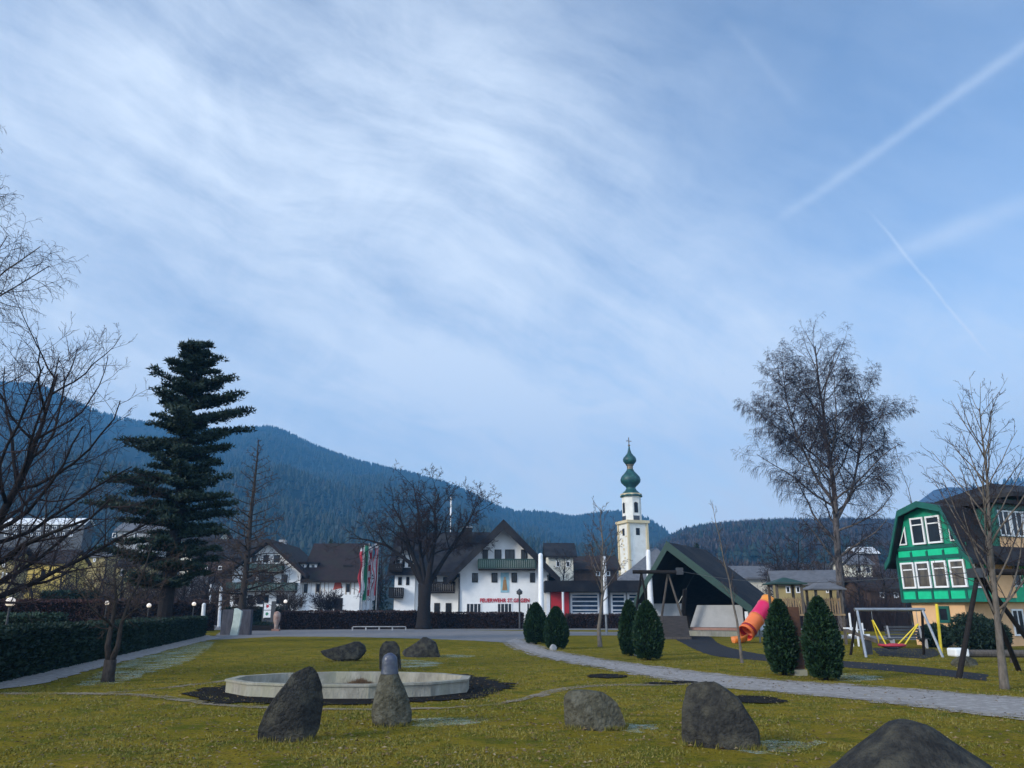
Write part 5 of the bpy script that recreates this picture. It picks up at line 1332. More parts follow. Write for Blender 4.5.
# ---------------------------------------------------------------- basin
def basin():
    cu, Df = 350, gd(700); Db = at(350, 673, 20.6).y; Db = 20.9
    cy = (Df + Db) / 2; xl = gx(228.5, 688, cy); xr = gx(472, 688, cy); cx = (xl + xr) / 2; rx = (xr - xl) / 2; ry = (Db - Df) / 2
    h = .30; n = 12; off = R(15)
    t = thing('fountain_basin', 'empty low concrete basin with faceted rim in the middle of the lawn', 'basin', (cx, cy, 0))
    def ring(k, z): return [((rx * k[0]) * math.cos(off + 2 * math.pi * i / n), (ry * k[1]) * math.sin(off + 2 * math.pi * i / n), z) for i in range(n)]
    w = .17; ki = (1 - w / rx, 1 - w / ry)
    A = ring((1, 1), -.1); B = ring((1, 1), h - .05); B2 = ring((1.012, 1.015), h - .045); B3 = ring((1.012, 1.015), h); Cc = ring((ki[0], ki[1]), h); Dd = ring((ki[0], ki[1]), .03)
    vs = A + B + B2 + B3 + Cc + Dd
    mb = MB(); mb.add(vs, [(j * n + i, j * n + (i + 1) % n, (j + 1) * n + (i + 1) % n, (j + 1) * n + i) for j in range(5) for i in range(n)])
    mb.build('rim_wall', M['concrete'], t)
    fl = MB(); fl.add(ring(ki, .045), [tuple(range(n))]); fl.build('basin_floor', mat('basin_floor', (.20, .19, .15), .9, (.12, .115, .09), 3, bump=.3), t)
    return t, cx, cy
bt, bcx, bcy = basin()
rng = random.Random(5); dg = MB()
c = at(360, 679, 19.6)
for _ in range(1500):
    d = Vector((rng.gauss(0, .20), rng.gauss(0, .22), 0)); h = max(.02, .24 - d.length * .45) * rng.uniform(.5, 1.1); p = Vector((c.x, c.y, .05)) + d
    l = Vector((rng.gauss(0, .05), rng.gauss(0, .05), h)); s = Vector((.008, .004, 0)); o = len(dg.v)
    dg.v += [tuple(p - s), tuple(p + s), tuple(p + l)]; dg.f.append((o, o + 1, o + 2)); dg.mi.append(0)
tag(dg.build('withered_plant', leafmat('withered', [(.13, .07, .035), (.2, .11, .05), (.08, .045, .03)])), 'clump of withered brown plants inside the basin', 'plant')

# ---------------------------------------------------------------- memorial slabs, stelae, columns
def frustum(mb, x, y, w0, d0, w1, d1, z0, z1, lx=0):
    mb.add([(x - w0, y - d0, z0), (x + w0, y - d0, z0), (x + w0, y + d0, z0), (x - w0, y + d0, z0), (x + lx - w1, y - d1, z1), (x + lx + w1, y - d1, z1), (x + lx + w1, y + d1, z1), (x + lx - w1, y + d1, z1)], [(0, 3, 2, 1), (4, 5, 6, 7), (0, 1, 5, 4), (1, 2, 6, 5), (2, 3, 7, 6), (3, 0, 4, 7)]); return mb
D = gd(635.2)
for u0, u1, lab in ((222.5, 234, 'left of two dark weathered upright slabs behind the pale stele'), (239.5, 252, 'right of two dark weathered upright slabs behind the pale stele')):
    a = gx(u0, 620, D + 1); b = gx(u1, 620, D + 1); H = gz(609.5, D + 1); w = (b - a) / 2
    o = frustum(MB(), 0, 0, w, .28, w * .93, .24, -.1, H).build('upright_slab', mat('slab_grey', (.085, .085, .10), .85, (.045, .045, .055), 3, stretch=(3, 3, .5), bump=.4), loc=((a + b) / 2, D + 1, 0), bevel=.03)
    tag(o, lab, 'slab', 'dark upright slabs by the square')
a = gx(231.5, 636, D); b = gx(238.5, 636, D); H = gz(608, D)
st = MB().prism([(-.28, -.12, -.1), (.28, -.12, -.1), (.42, -.12, H * .45), (.48, -.12, H * .88), (.05, -.12, H), (-.12, -.12, H * .97), (-.14, -.12, H * .5)], (0, .24, 0))
tag(st.build('pale_stele', mat('stele_pale', (.50, .56, .50), .7, (.36, .42, .37), 3), loc=((a + b) / 2, D - .3, 0), bevel=.02), 'pale greenish leaning stele in front of two dark slabs', 'stele')
b = gnd(802, 676)
w = 10.5 * b.y / 802 / 2; H = gz(607, b.y + .2)
st = thing('steel_stele', 'tall brown rusty stele between the two largest thujas', 'stele', b + Vector((0, .25, 0)))
MB().box(-w, w, -.12, .12, .18, H).build('plate', M['rust'], st)
MB().box(-w * 1.2, w * 1.2, -.2, .2, -.05, .16).build('footing', M['concrete'], st)
b = gnd(641, 656); H = gz(611, b.y + .3)
st = thing('steel_stele', 'narrow brown stele squeezed between the thuja pair at the path bend', 'stele', b + Vector((0, .3, 0)))
MB().box(-.16, .16, -.1, .1, .12, H).build('plate', M['rust'], st); MB().box(-.22, .22, -.16, .16, -.05, .12).build('footing', M['white_wall'], st)
b = gnd(553, 650)
stone('white_stone', 'small white stone at the foot of the second thuja', [(650, 550, 556.5), (647.5, 549.5, 557), (645, 551, 555.5), (644.3, 552, 554)], gd(650), M['grey_wall'], .8, 12, .01, 2.2, rings=10, seg=16)
def column(u, vt, vb, wt, wb, D, label, pole=True, spiral=False):
    x = gx(u, 600, D); zt = gz(vt, D); zb = gz(vb, D) if pole else -.1; rt = wt * D / 802 / 2; rb = wb * D / 802 / 2
    t = thing('white_column', label, 'column', (x, D, 0), 0, 'slim white fabric-wrapped columns')
    pr = [(rb, zb), (rb * .98, zb + .1), (rt, zt - rt), (rt * .85, zt - rt * .4), (rt * .45, zt - .02), (.02, zt)]
    MB().lathe(pr, 18).build('shaft', M['white_paint'], t, smooth=True)
    if pole: MB().tube([(0, 0, -.1), (0, 0, zb + .2)], .09, 10).build('pole', M['metal_grey'], t)
    if spiral:
        m_ = MB(); pts = []
        for i in range(60):
            f = i / 59; z = zb + (zt - zb) * (.1 + .7 * f); r = rb + (rt - rb) * (.1 + .7 * f) + .015; pts.append((math.cos(f * 20) * r, math.sin(f * 20) * r, z))
        m_.tube(pts, .035, 4); m_.build('wrapping_cord', M['wood_grey'], t)
column(605.5, 556, 614.5, 3.6, 5.2, 62, 'white column wound with cord on a thin pole before the appliance hall', spiral=True)
column(650.5, 549.5, 607, 4.6, 7.2, 60, 'tallest plain white column just left of the black pavilion', pole=False)
column(541, 553, 610, 4.6, 6.4, 74, 'white column standing against the right corner of the fire station', pole=False)
a = at(566, 610, 84); tag(MB().tube([(0, 0, 0), (0, 0, gz(592, 84))], .12, 8).build('post', M['white_paint'], loc=(a.x - .3, 84, 0)), 'short white post by the red wall panel', 'post')

# ---------------------------------------------------------------- flags
spec = [(359.5, 547, 596, 'flag_red', 'flag_white', 'first flag from the left, red and white on a thin pole'), (364, 545, 600, 'flag_green', 'flag_green', 'green flag, second from the left'),
        (368, 546, 600, 'flag_red', 'flag_white', 'third flag from the left, mottled red and white'), (374, 543, 600, 'flag_red', 'flag_white', 'rightmost flag, broad red and white stripes')]
for i, (u, vt, vb, c1, c2, lab) in enumerate(spec):
    D = 84 + i * .3; x = gx(u, 600, D); zt = gz(vt, D); zb = gz(vb, D)
    t = thing('flagpole', lab, 'flag', (x, D, 0), 0, 'four long banner flags by the square')
    MB().tube([(.25, 0, -.1), (.25, 0, zt + .2)], [.06, .04], 8).build('pole', M['metal_grey'], t)
    cl = MB(); n = 26; cols_ = 4; rng = random.Random(i); w = .46 if i < 3 else .6
    grid = []
    for j in range(n + 1):
        z = zt - (zt - zb) * j / n
        row = []
        for q in range(cols_ + 1):
            f = q / cols_; sh = .35 * (j / n)
            row.append((.2 - f * w * (.72 + .28 * math.sin(j * .5 + i)) - sh * .3 * (i != 1), .10 * math.sin(f * 7 + j * .35 + i), z - f * .1))
        grid.append(row)
    for j in range(n):
        for q in range(cols_):
            o = len(cl.v); cl.v += [grid[j][q], grid[j][q + 1], grid[j + 1][q + 1], grid[j + 1][q]]; cl.f.append((o, o + 1, o + 2, o + 3))
            fz = (j / n * 2.2 + i * .35)
            cl.mi.append(1 if (q in ((1, 2) if i != 0 else (0,)) and (i != 2 or (j // 3) % 2 == 0)) or j < 2 or j > n - 3 else 0)
    fo = cl.build('cloth', [M[c1], M[c2]], t); so = fo.modifiers.new('thick', 'SOLIDIFY'); so.thickness = .01

# ---------------------------------------------------------------- lamps
def lamp(u, v, rpx, D, label):
    x = gx(u, v, D); z = gz(v, D); r = rpx * D / 802
    t = thing('globe_lamp', label, 'lamp', (x, D, 0), 0, 'globe lamps along the hedges')
    MB().tube([(0, 0, -.05), (0, 0, .25), (0, 0, z - r * .9)], [.06, .04, .035], 8).build('post', M['steel_dark'], t)
    MB().lathe([(r * .45, z - r * 1.05), (r * .6, z - r * .8)], 14).build('collar', M['steel_dark'], t)
    MB().lathe([(max(.003, r * math.sin(a_)), z - r * math.cos(a_)) for a_ in np.linspace(.4, math.pi, 12)], 20).build('globe', M['globe'], t, smooth=True)
lamp(10.5, 602, 4.6, 27, 'nearest globe lamp, above the pale green hedge at far left')
lamp(107, 603, 2.2, 50, 'globe lamp seen through the forked tree')
lamp(149, 605.5, 2.2, 56, 'globe lamp right of the forked tree')
lamp(194, 604, 2.0, 66, 'globe lamp near the white bollards')
lamp(285.5, 601.5, 1.8, 86, 'white globe lamp in front of the chalet')

# ---------------------------------------------------------------- small things round the square
for u, v0, v1, D, lab, ln in ((203.5, 603, 615, 66, 'short white bollard at the end of the green hedge', .1), (209.5, 584.5, 606, 84, 'tall white post left of the chalet', .15), (221, 586, 606, 86, 'second tall white post beside the chalet steps', .4)):
    x = gx(u, v1, D); H = gz(v0, D)
    t = thing('white_post', lab, 'post', (x, D, 0)); MB().tube([(0, 0, -.1), (-ln * .5, 0, H * .96), (-ln * .5, 0, H)], [.17, .15, .05], 10).build('shaft', M['white_paint'], t); MB().lathe([(.24, -.05), (.24, .12)], 10).build('foot', M['grey_wall'], t)
D = 76; x = gx(267.5, 610, D)
sg = thing('info_sign', 'white two-panel information sign on dark frame beside the planter', 'sign', (x, D, 0))
a, b = gz(617.5, D), gz(602.8, D); w = 7.2 * D / 802 / 2
MB().box(-w - .12, -w, -.05, .05, 0, b + .15).build('post', M['steel_dark'], sg); MB().box(w, w + .4, -.05, .05, 0, b + .15).build('post', M['steel_dark'], sg)
for z0_, z1_, c in ((a, (a + b) / 2 - .03, (.03, .22, .12)), ((a + b) / 2 + .03, b, (.5, .03, .05))):
    p = MB().box(-w, w, -.04, .02, z0_, z1_).build('panel', M['white_paint'], sg); zc = (z0_ + z1_) / 2
    MB().prism([(-.15, -.05, zc - .05), (0, -.05, zc - .16), (.16, -.05, zc + .02), (.02, -.05, zc + .17), (-.12, -.05, zc + .12)], (0, .008, 0)).build('emblem', mat('emblem', c, .6), p)
pl = thing('planter', 'low dark planter below the information sign', 'planter', (gx(264, 610, 74), 74, 0))
MB().box(-1.2, 1.4, -.35, .35, 0, .45).build('trough', M['wood_dark'], pl); cr = MB(); tufts(cr, random.Random(3), (.1, 0, .55), 1.2, .3, .2, 500, .16); cr.build('plants', M['hedge'], pl)
D = 72; hy = thing('pillar', 'short pale and rust coloured pillar at the end of the brown hedge', 'pillar', (gx(277.5, 610, D), D, 0))
MB().lathe([(.2, -.05), (.17, .5), (.3, .9), (.32, 1.3), (.25, 1.6), (.05, 1.7)], 12).build('body', mat('pillar_rust', (.24, .12, .09), .8, (.4, .32, .27), 3), hy, smooth=True)
MB().box(-.33, .33, -.25, .25, -.05, .18).build('foot', mat('pillar_foot', (.3, .17, .13), .85), hy)
# low white rail in front of the hedge
rl_ = thing('low_rail', 'low pale rail at the foot of the brown hedge', 'rail', (gx(353, 620, 74), 74, 0)); Lr = gx(406, 620, 74) - gx(353, 620, 74)
MB().box(0, Lr, -.04, .04, .30, .38).build('beam', M['grey_wall'], rl_)
for k in range(5): MB().box(Lr * k / 4 - .06, Lr * k / 4 + .06, -.045, .045, -.05, .279).build('leg', M['grey_wall'], rl_)
rl_ = thing('low_rail', 'white top rail over the brown hedge below the flags', 'rail', (gx(354, 620, 83.5), 83.5, 0)); Lr = gx(395, 620, 83.5) - gx(354, 620, 83.5)
zr_ = gz(611, 83.5); MB().box(0, Lr, -.06, .06, zr_ - .12, zr_).build('beam', M['white_paint'], rl_)
for k in range(4): MB().box(Lr * k / 3 - .06, Lr * k / 3 + .06, -.055, .055, -.05, zr_ - .121).build('leg', M['grey_wall'], rl_)

def car(label, u, D, col, L_=4.3, rz=0):
    t = thing('parked_car', label, 'car', (gx(u, 610, D), D, 0), rz, 'cars parked before the chalet')
    bd = MB(); prof = [(-L_/2, .35), (L_/2, .32), (L_/2, .75), (L_/2 - .9, .95), (L_/2 - 1.6, 1.42), (-L_/2 + .9, 1.45), (-L_/2 + .15, 1.0), (-L_/2, .8)]
    bd.prism([(x, -.85, z) for x, z in prof], (0, 1.7, 0)); bd.build('body', mat('car_paint', col, .25, spec=.7), t, bevel=.06)
    g = MB(); g.prism([(-L_/2 + .75, -.87, .98), (L_/2 - 1.1, -.87, .98), (L_/2 - 1.65, -.87, 1.36), (-L_/2 + .98, -.87, 1.38)], (0, 1.74, 0)); g.build('side_window', M['glass'], t)
    for sx in (-1, 1):
        for sy in (-1, 1):
            w = MB(); w.tube([(sx * L_ * .31, sy * .87 - .1 * (sy > 0), .33), (sx * L_ * .31, sy * .87 + .1 * (sy < 0), .33)], .33, 16); w.build('wheel', M['steel_dark'], t)
    h = MB().box(L_/2 - .02, L_/2 + .03, -.75, -.45, .6, .75).build('headlight', M['metal_grey'], t)
    return t
car('dark car parked by the orange door of the chalet', 311, 104, (.02, .025, .035))
car('silver-blue car parked before the inn wing gate', 338, 100, (.35, .42, .5))
car('dark blue car half hidden at the right end of the inn wing', 352, 107, (.03, .05, .09))
car('small dark car left of the globe shrub', 281, 98, (.02, .02, .024), 3.8)

# dark signpost in front of the fire station
sp_ = thing('signpost', 'dark thin signpost with bracket before the red lettering', 'post', (gx(519.5, 610, 78), 78, 0))
H = gz(595, 78); MB().tube([(0, 0, -.1), (0, 0, H)], .08, 8).build('pole', M['steel_dark'], sp_); MB().lathe([(.04, H), (.28, H + .1), (.3, H + .35), (.03, H + .6)], 8).build('lantern', M['steel_dark'], sp_)

# ---------------------------------------------------------------- cable slide
def aframe(parent, x, y, zt, feet, w=.14, m='wood_grey'):
    for fx, fy, fz in feet: 
        MB().tube([(fx, fy, fz), (x, y, zt)], [w * .62, w * .5], 9).build('leg', M[m], parent)
D = gd(635) ; D = 54
zB = gz(571.8, D); x1_ = gx(634, 572, D); x2_ = gx(668, 572, D); xe_ = gx(680, 573, D)
z1 = .9
cs = thing('cable_slide_tower', 'wooden start frame of the cable slide, two A-frames joined by a beam', 'cable slide', ((x1_ + x2_) / 2, D, 0)); mx_ = (x1_ + x2_) / 2
MB().tube([(x1_ - mx_ - .1, 0, zB), (xe_ - mx_, -.5, zB - .05)], .13, 10).build('beam', M['wood_dark'], cs)
aframe(cs, x2_ - mx_, 0, zB - .05, [(gx(686.5, 620, D) - mx_, -.3, 0), (gx(661, 620, D) - mx_, 1.2, 0)])
aframe(cs, x1_ - mx_ + .5, 0, zB - .05, [(gx(651.5, 620, D) - mx_, -.3, 0), (gx(634, 620, D) - mx_, 1.0, 0)], m='wood_dark')
MB().box(xe_ - mx_ - .35, xe_ - mx_ + .1, -.62, -.35, zB - .2, zB + .25).build('pulley_block', M['steel_dark'], cs)
rp_ = thing('start_ramp', 'grey plank start ramp under the A-frame of the cable slide', 'ramp', (gx(676, 625, 52), 52, 0))
w = (gx(690, 625, 52) - gx(663, 625, 52)) / 2; zt = gz(616, 52)
MB().prism([(-w, 0, 0), (w, 0, 0), (w * .82, 0, zt), (-w * .95, 0, zt)], (0, 2.2, 0)).build('planking', mat('plank_grey', (.085, .075, .072), .9, (.05, .045, .045), 3, stretch=(.6, 1, 8), bump=.3), rp_)
MB().box(-w * 1.05, w * 1.05, -.12, -.003, -.02, .14).build('sill_board', M['wood_grey'], rp_)
D2 = gd(678); zA = gz(572, D2 + .3)
ce = thing('cable_slide_end', 'leaning wooden end frame of the cable slide behind the right tree', 'cable slide', (gx(989, 600, D2), D2, 0)); X0 = gx(989, 600, D2)
aframe(ce, 0, .3, zA, [(gx(956, 677, D2) - X0, -.1, -.05), (gx(1003, 640, D2 + 3) - X0 + .1, 2.6, -.05), (gx(1040, 640, D2 + 2.2) - X0, 1.9, -.05)], w=.125, m='wood_dark')
MB().tube([(gx(977, 571, D2) - X0, .3, zA), (gx(1075, 571, D2) - X0, .5, zA)], .09, 10).build('beam', M['wood_dark'], ce)
MB().tube([(gx(1070, 571, D2) - X0, .5, zA), (gx(1090, 680, D2) - X0, -.2, -.05)], .1, 9).build('leg', M['wood_dark'], ce)
MB().box(-.22, .12, .05, .5, zA - .16, zA + .10).build('pulley_block', M['steel_dark'], ce)
cb = MB(); P = Vector((xe_, D - .5, zB)); Q = Vector((X0, D2 + .3, zA)); cb.tube([P.lerp(Q, k / 12) - Vector((0, 0, .5 * math.sin(math.pi * k / 12))) for k in range(13)], .012, 5)
tag(cb.build('steel_cable', M['steel_dark']), 'thin steel cable strung between the two slide frames', 'cable')

# wooden barrier logs at the right
D3 = gd(663); bl = thing('log_barrier', 'low horizontal log on posts at the right edge behind the tree', 'barrier', (gx(962, 660, D3), D3, 0)); X0 = gx(962, 660, D3)
MB().tube([(0, 0, gz(653.5, D3)), (gx(1100, 656, D3) - X0, .6, gz(655, D3))], .13, 12).build('log', M['wood_grey'], bl)
for u in (966, 1015, 1080): MB().tube([(gx(u, 656, D3) - X0, .15, -.05), (gx(u, 656, D3) - X0, .15, gz(655, D3) - .1)], .11, 9).build('post', M['wood_grey'], bl)
MB().box(-.35, .15, -.3, .3, gz(656, D3) - .02, gz(648, D3)).build('end_block', M['white_wall'], bl, bevel=.06)

# ---------------------------------------------------------------- nest swing
Ds = gd(657); xA = gx(864, 612, Ds); xB = gx(929.5, 612, Ds); zt = gz(609.5, Ds + .6)
sw = thing('nest_swing', 'nest swing with grey steel frame and yellow ropes', 'swing', ((xA + xB) / 2, Ds + .6, 0)); mx_ = (xA + xB) / 2
MB().tube([(xA - mx_ - .12, 0, zt), (xB - mx_ + .12, 0, zt)], .07, 12).build('crossbar', M['metal_grey'], sw)
for xx, s in ((xA - mx_, -1), (xB - mx_, 1)):
    MB().tube([(xx + s * .02, 0, zt), (xx + s * .20, -.75, -.05)], .055, 10).build('leg', M['metal_grey'], sw)
    MB().tube([(xx + s * .02, 0, zt), (xx + s * .20, .75, -.05)], .055, 10).build('leg', M['wood_dark'], sw)
nx_ = gx(899, 645, Ds) - mx_; nz_ = gz(645, Ds + .6); r = 12 * Ds / 802
st_ = MB(); n = 28; st_.tube([(nx_ + r * math.cos(2 * math.pi * k / n), r * math.sin(2 * math.pi * k / n), nz_) for k in range(n + 1)], .05, 8)
seat = st_.build('seat_ring', M['flag_red'], sw, smooth=True)
net = MB(); 
for a_ in np.linspace(0, math.pi, 9)[:-1]:
    net.tube([(nx_ + r * math.cos(a_) * q, r * math.sin(a_) * q, nz_ - .16 * (1 - q * q)) for q in np.linspace(-1, 1, 9)], .014, 4)
for q in (.3, .55, .8): net.tube([(nx_ + r * q * math.cos(2 * math.pi * k / 20), r * q * math.sin(2 * math.pi * k / 20), nz_ - .16 * (1 - q * q)) for k in range(21)], .014, 4)
net.build('net', M['steel_dark'], seat)
yel = mat('rope_yellow', (.78, .58, .03), .6)
for ux, uy, xs_ in ((872.5, 620, -1), (918, 624, 1)):
    for sy in (-1, 1):
        tp = (gx(ux, uy, Ds + .6) - mx_, 0.03 * sy, gz(uy, Ds + .6))
        MB().tube([tp, (nx_ + xs_ * r * .75, sy * r * .6, nz_)], .028, 6).build('rope', yel, sw)
    MB().tube([(gx(ux, uy, Ds + .6) - mx_, 0, gz(uy, Ds + .6)), (gx(ux + xs_ * -3 * 0, uy, Ds + .6) - mx_, 0, zt - .05)], .012, 5).build('chain', M['metal_grey'], sw)
b = gnd(942, 655)
o = MB(); D = b.y; o.tube([(gx(941, 652, D) - b.x, 0, -.03), (gx(936.5, 604, D) - b.x, 0, gz(604, D))], .06, 10)
tag(o.build('yellow_pole', yel, loc=b), 'leaning bright yellow pole right of the nest swing', 'pole')
# seesaw
D = 36; a = at(847, 630.5, D); b = at(887, 645, D - 3)
ss = thing('seesaw', 'long pale wooden seesaw beam left of the nest swing', 'seesaw', ((a.x + b.x) / 2, D - 1.5, 0)); O = ss.location
MB().bar(a - O, b - O, .14, .12).build('beam', M['wood_grey'], ss); MB().box(-.12, .12, -.2, .2, -.05, (a.z + b.z) / 2 - .08).build('pivot', M['steel_dark'], ss)
MB().box(a.x - O.x - .1, a.x - O.x + .35, a.y - O.y - .15, a.y - O.y + .15, a.z + .07, a.z + .13).build('seat', M['white_paint'], ss)
# small white climbing frame beside it
D = 42; cf = thing('climbing_frame', 'small white slatted frame behind the seesaw', 'frame', (gx(857, 620, D), D, 0)); zt = gz(613, D)
for k in range(3): MB().box(-.40 + k * .3, -.33 + k * .3, -.04, .04, 0, zt - .25 * k).build('slat', M['white_paint'], cf)
MB().box(-.5, .6, .045, .09, .5, .6).build('rail', M['white_paint'], cf); MB().box(-.5, .4, .045, .09, zt - .85, zt - .8).build('rail', M['white_paint'], cf)
# bench
D = 40; bn = thing('park_bench', 'dark slatted bench behind the nest swing', 'bench', (gx(905, 620, D), D, 0))
for k in range(4): MB().box(-.95, .95, -.25 + k * .12, -.16 + k * .12, .43, .47).build('seat_slat', M['steel_dark'], bn)
for k in range(4): MB().box(-.95, .95, .24 + k * .02, .27 + k * .02, .52 + k * .14, .62 + k * .14).build('back_slat', M['steel_dark'], bn)
for s in (-1, 1): MB().prism([(s * .8 - .04, -.25, 0), (s * .8 - .04, -.18, 0), (s * .8 - .04, .2, .42), (s * .8 - .04, .35, 1.05), (s * .8 - .04, .28, 1.05), (s * .8 - .04, .14, .425), (s * .8 - .04, -.25, .425)], (.08, 0, 0)).build('leg', M['grey_wall'], bn)

# ---------------------------------------------------------------- play towers and tube slide
def play_tower(label, u0, u1, ve, va, D, roofm, plat=1.6):
    xc = gx((u0 + u1) / 2, 590, D); w = (u1 - u0) * D / 802 / 2; ze = gz(ve, D); za = gz(va, D)
    t = thing('play_tower', label, 'play tower', (xc, D, 0))
    MB().add([(-w, -w, ze), (w, -w, ze), (w, w, ze), (-w, w, ze), (-w * .08, 0, za), (w * .08, 0, za), (-w, -w, ze - .06), (w, -w, ze - .06), (w, w, ze - .06), (-w, w, ze - .06)], [(0, 1, 5, 4), (1, 2, 5), (2, 3, 4, 5), (3, 0, 4), (6, 7, 1, 0), (7, 8, 2, 1), (8, 9, 3, 2), (9, 6, 0, 3), (9, 8, 7, 6)]).build('roof', M[roofm], t)
    p = w * .72
    for sx in (-1, 1):
        for sy in (-1, 1): MB().box(sx * p - .06, sx * p + .06, sy * p - .06, sy * p + .06, -.05, ze - .065).build('post', M['wood_grey'], t)
    MB().box(-p - .1, p + .1, -p - .1, p + .1, plat - .1, plat).build('platform', M['wood_tan'], t)
    r = MB()
    for k in range(9): 
        xx = -p + .12 + k * (2 * p - .24) / 8; r.box(xx - .035, xx + .035, -p - .05, -p - .02, plat + .01, plat + .85)
    r.box(-p + .06, p - .06, -p - .02, -p + .02, plat + .7, plat + .78); r.build('railing', M['wood_tan'], t)
    return t
play_tower('play tower with flat green roof above the tube slide', 768, 802, 583.5, 577.5, 44, 'green_wood')
play_tower('play tower with grey pyramid roof right of the green-roofed one', 806, 840, 589, 580, 45, 'grey_roof')
D = gd(643)
P0 = at(769, 601, D + 1.6); P1 = at(747, 632, D + .2); P2 = at(739.5, 637, D - .3)
sl = thing('tube_slide', 'curved tube slide in orange, magenta and dark red rings', 'slide', (P2.x, P2.y, 0)); O = sl.location
cols = [((.80, .28, .035), 0, .16), ((.70, .012, .10), .14, .46), ((.88, .20, .05), .46, .78), ((.34, .008, .015), .78, .88), ((.85, .17, .03), .88, .97)]
path = [P0, P0.lerp(P1, .25), P0.lerp(P1, .5), P0.lerp(P1, .75), P0.lerp(P1, .93), P1.lerp(P2, .35) + Vector((0, 0, -.02))]
rt = .43
for c, f0, f1 in cols:
    pts = [on(path, min(f, .999))[0] - O for f in np.linspace(f0, f1, 7)]
    mb = MB(); mb.tube(pts, [rt * 1.07] + [rt] * 5 + [rt * 1.07], 20, cap=False)
    o = mb.build('tube_segment', mat('slide_' + str(int(f0 * 100)), c, .38, tuple(x * .92 for x in c), 1, spec=.5), sl, smooth=True); so = o.modifiers.new('t', 'SOLIDIFY'); so.thickness = .03
# open chute at the foot
pe = on(path, .97)[0] - O; ch = MB(); n = 12; A_r = []
for j, (dx, dz, k_) in enumerate(((0, 0, 1), (-.35, -.12, 1.02), (-.75, -.16, 1.05))):
    for i in range(n + 1):
        a_ = math.pi * (1.02 + .96 * i / n) if j else math.pi * (1.02 + .96 * i / n); A_r.append((pe.x + dx, pe.y - .1 * j + math.cos(a_) * rt * k_, max(.03, pe.z + dz + math.sin(a_) * rt * .95 + (0 if j else 0))))
ch.add(A_r, [(j * (n + 1) + i, j * (n + 1) + i + 1, (j + 1) * (n + 1) + i + 1, (j + 1) * (n + 1) + i) for j in range(2) for i in range(n)])
o = ch.build('chute', mat('slide_chute', (.80, .22, .03), .4, spec=.5), sl, smooth=True); so = o.modifiers.new('t', 'SOLIDIFY'); so.thickness = .04
MB().tube([(path[2].x - O.x, path[2].y - O.y, path[2].z - .45), (path[2].x - O.x, path[2].y - O.y, -.05)], .05, 8).build('support', M['metal_grey'], sl)

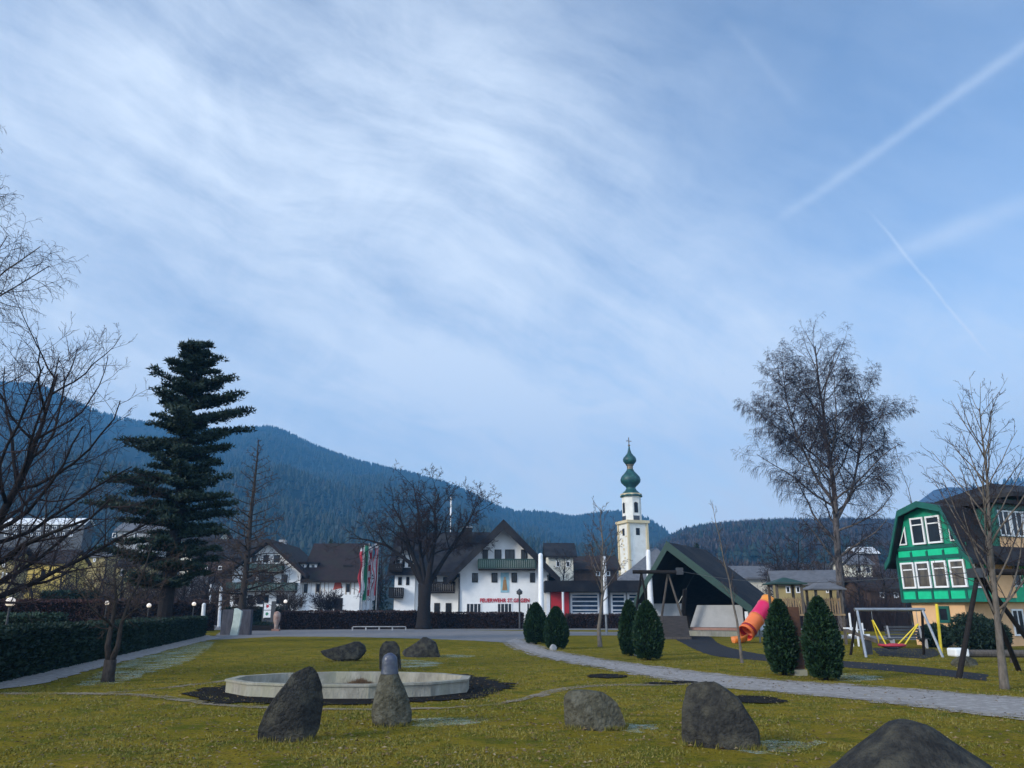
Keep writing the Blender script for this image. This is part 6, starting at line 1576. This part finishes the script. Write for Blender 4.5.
# ---------------------------------------------------------------- grass and leaf litter
def scatter_grass():
    rng = np.random.default_rng(7); n = 200000
    d = 7.6 + (rng.random(n) ** 1.7) * 34; a = rng.uniform(-.70, .70, n); x = d * np.tan(a); y = d
    keep = np.ones(n, bool)
    # off the paths, bed and stones
    def inside(poly, x, y):
        c = np.zeros(len(x), bool); m_ = len(poly)
        for i in range(m_):
            x0, y0 = poly[i][0], poly[i][1]; x1, y1 = poly[(i + 1) % m_][0], poly[(i + 1) % m_][1]
            if y0 == y1: continue
            t = ((y0 > y) != (y1 > y)) & (x < (x1 - x0) * (y - y0) / (y1 - y0) + x0); c ^= t
        return c
    keep &= ~inside([(p.x, p.y) for p in up + lo[::-1]], x, y); keep &= ~inside([(p.x, p.y) for p in lpu + lpl], x, y)
    keep &= ((x - bcx) / 3.1) ** 2 + ((y - bcy) / 2.4) ** 2 > 1
    keep &= ~inside([(p.x, p.y) for p in ru + rl[::-1]], x, y)
    cl = np.array([noise.noise(Vector((a_ * .9, b_ * .9, 2.0))) + .6 * noise.noise(Vector((a_ * 3.1, b_ * 3.1, 5.0))) for a_, b_ in zip(x, y)])
    keep &= cl > -.12 + rng.normal(0, .12, len(x))
    x, y, cl = x[keep], y[keep], cl[keep]; n = len(x)
    h = rng.uniform(.012, .034, n) * (1 + np.clip(cl, 0, .6)); w = rng.uniform(.005, .011, n) * (1 + (y - 8) * .03); th = rng.uniform(0, 6.28, n); ln = rng.normal(0, .022, (n, 2))
    v = np.zeros((n, 3, 3)); cx, sx = np.cos(th) * w, np.sin(th) * w
    v[:, 0] = np.c_[x - cx, y - sx, np.full(n, .0)]; v[:, 1] = np.c_[x + cx, y + sx, np.full(n, .0)]; v[:, 2] = np.c_[x + ln[:, 0], y + ln[:, 1], h]
    V0 = []
    for so_ in [o_ for o_ in bpy.data.objects if o_.get('category') == 'stone' and o_.location.y < 32]:
        bb_ = [so_.matrix_basis @ v_.co for v_ in so_.data.vertices if v_.co.z < .06]
        if not bb_: continue
        for _k in range(620):
            q_ = bb_[int(rng.integers(len(bb_)))]; c_ = so_.location; dv = Vector((q_.x - c_.x, q_.y - c_.y, 0)); dv = dv * (1 + abs(rng.normal(0, .05))) + Vector((rng.normal(0, .02), rng.normal(0, .02), 0))
            p_ = Vector((c_.x + dv.x, c_.y + dv.y, 0)); h_ = rng.uniform(.03, .10); w_ = rng.uniform(.004, .009); a_ = rng.uniform(0, 6.28)
            V0 += [(p_.x - w_ * math.cos(a_), p_.y - w_ * math.sin(a_), 0), (p_.x + w_ * math.cos(a_), p_.y + w_ * math.sin(a_), 0), (p_.x + rng.normal(0, .02), p_.y + rng.normal(0, .02), h_)]
    v = np.concatenate([v.reshape(-1, 3), np.array(V0)]).reshape(-1, 3, 3); n = len(v)
    me = bpy.data.meshes.new('grass_blades'); me.from_pydata(v.reshape(-1, 3).tolist(), [], np.arange(n * 3).reshape(-1, 3).tolist())
    me.materials.append(leafmat('blades', [(.125, .125, .016), (.19, .158, .026), (.09, .10, .015), (.215, .165, .045), (.155, .142, .020)], .8))
    o = bpy.data.objects.new('grass_blades', me); C.objects.link(o); o['kind'] = 'stuff'; tag(o, 'short mossy grass blades on the lawn', 'grass')
    n = 9000; d = 7.6 + rng.random(n) ** 1.2 * 24; a = rng.uniform(-.7, .7, n); x = d * np.tan(a); y = d
    V = []; F_ = []
    for i in range(n):
        if noise.noise(Vector((x[i] * .5, y[i] * .5, 3))) < -.18: continue
        s = rng.uniform(.015, .042); t = rng.uniform(0, 6.28); c, s_ = math.cos(t) * s, math.sin(t) * s; z = rng.uniform(.012, .03); k = len(V)
        V += [(x[i] - c, y[i] - s_, z), (x[i] + s_ * .6, y[i] - c * .6, z + rng.uniform(0, .02)), (x[i] + c, y[i] + s_, z + .005), (x[i] - s_ * .6, y[i] + c * .6, z + rng.uniform(0, .025))]; F_.append((k, k + 1, k + 2, k + 3))
    me = bpy.data.meshes.new('leaf_litter'); me.from_pydata(V, [], F_); me.materials.append(leafmat('litter', [(.13, .075, .035), (.22, .15, .07), (.07, .04, .025), (.30, .24, .14)], .8))
    o = bpy.data.objects.new('leaf_litter', me); C.objects.link(o); o['kind'] = 'stuff'; tag(o, 'fallen brown leaves strewn over the lawn', 'leaves')
scatter_grass()
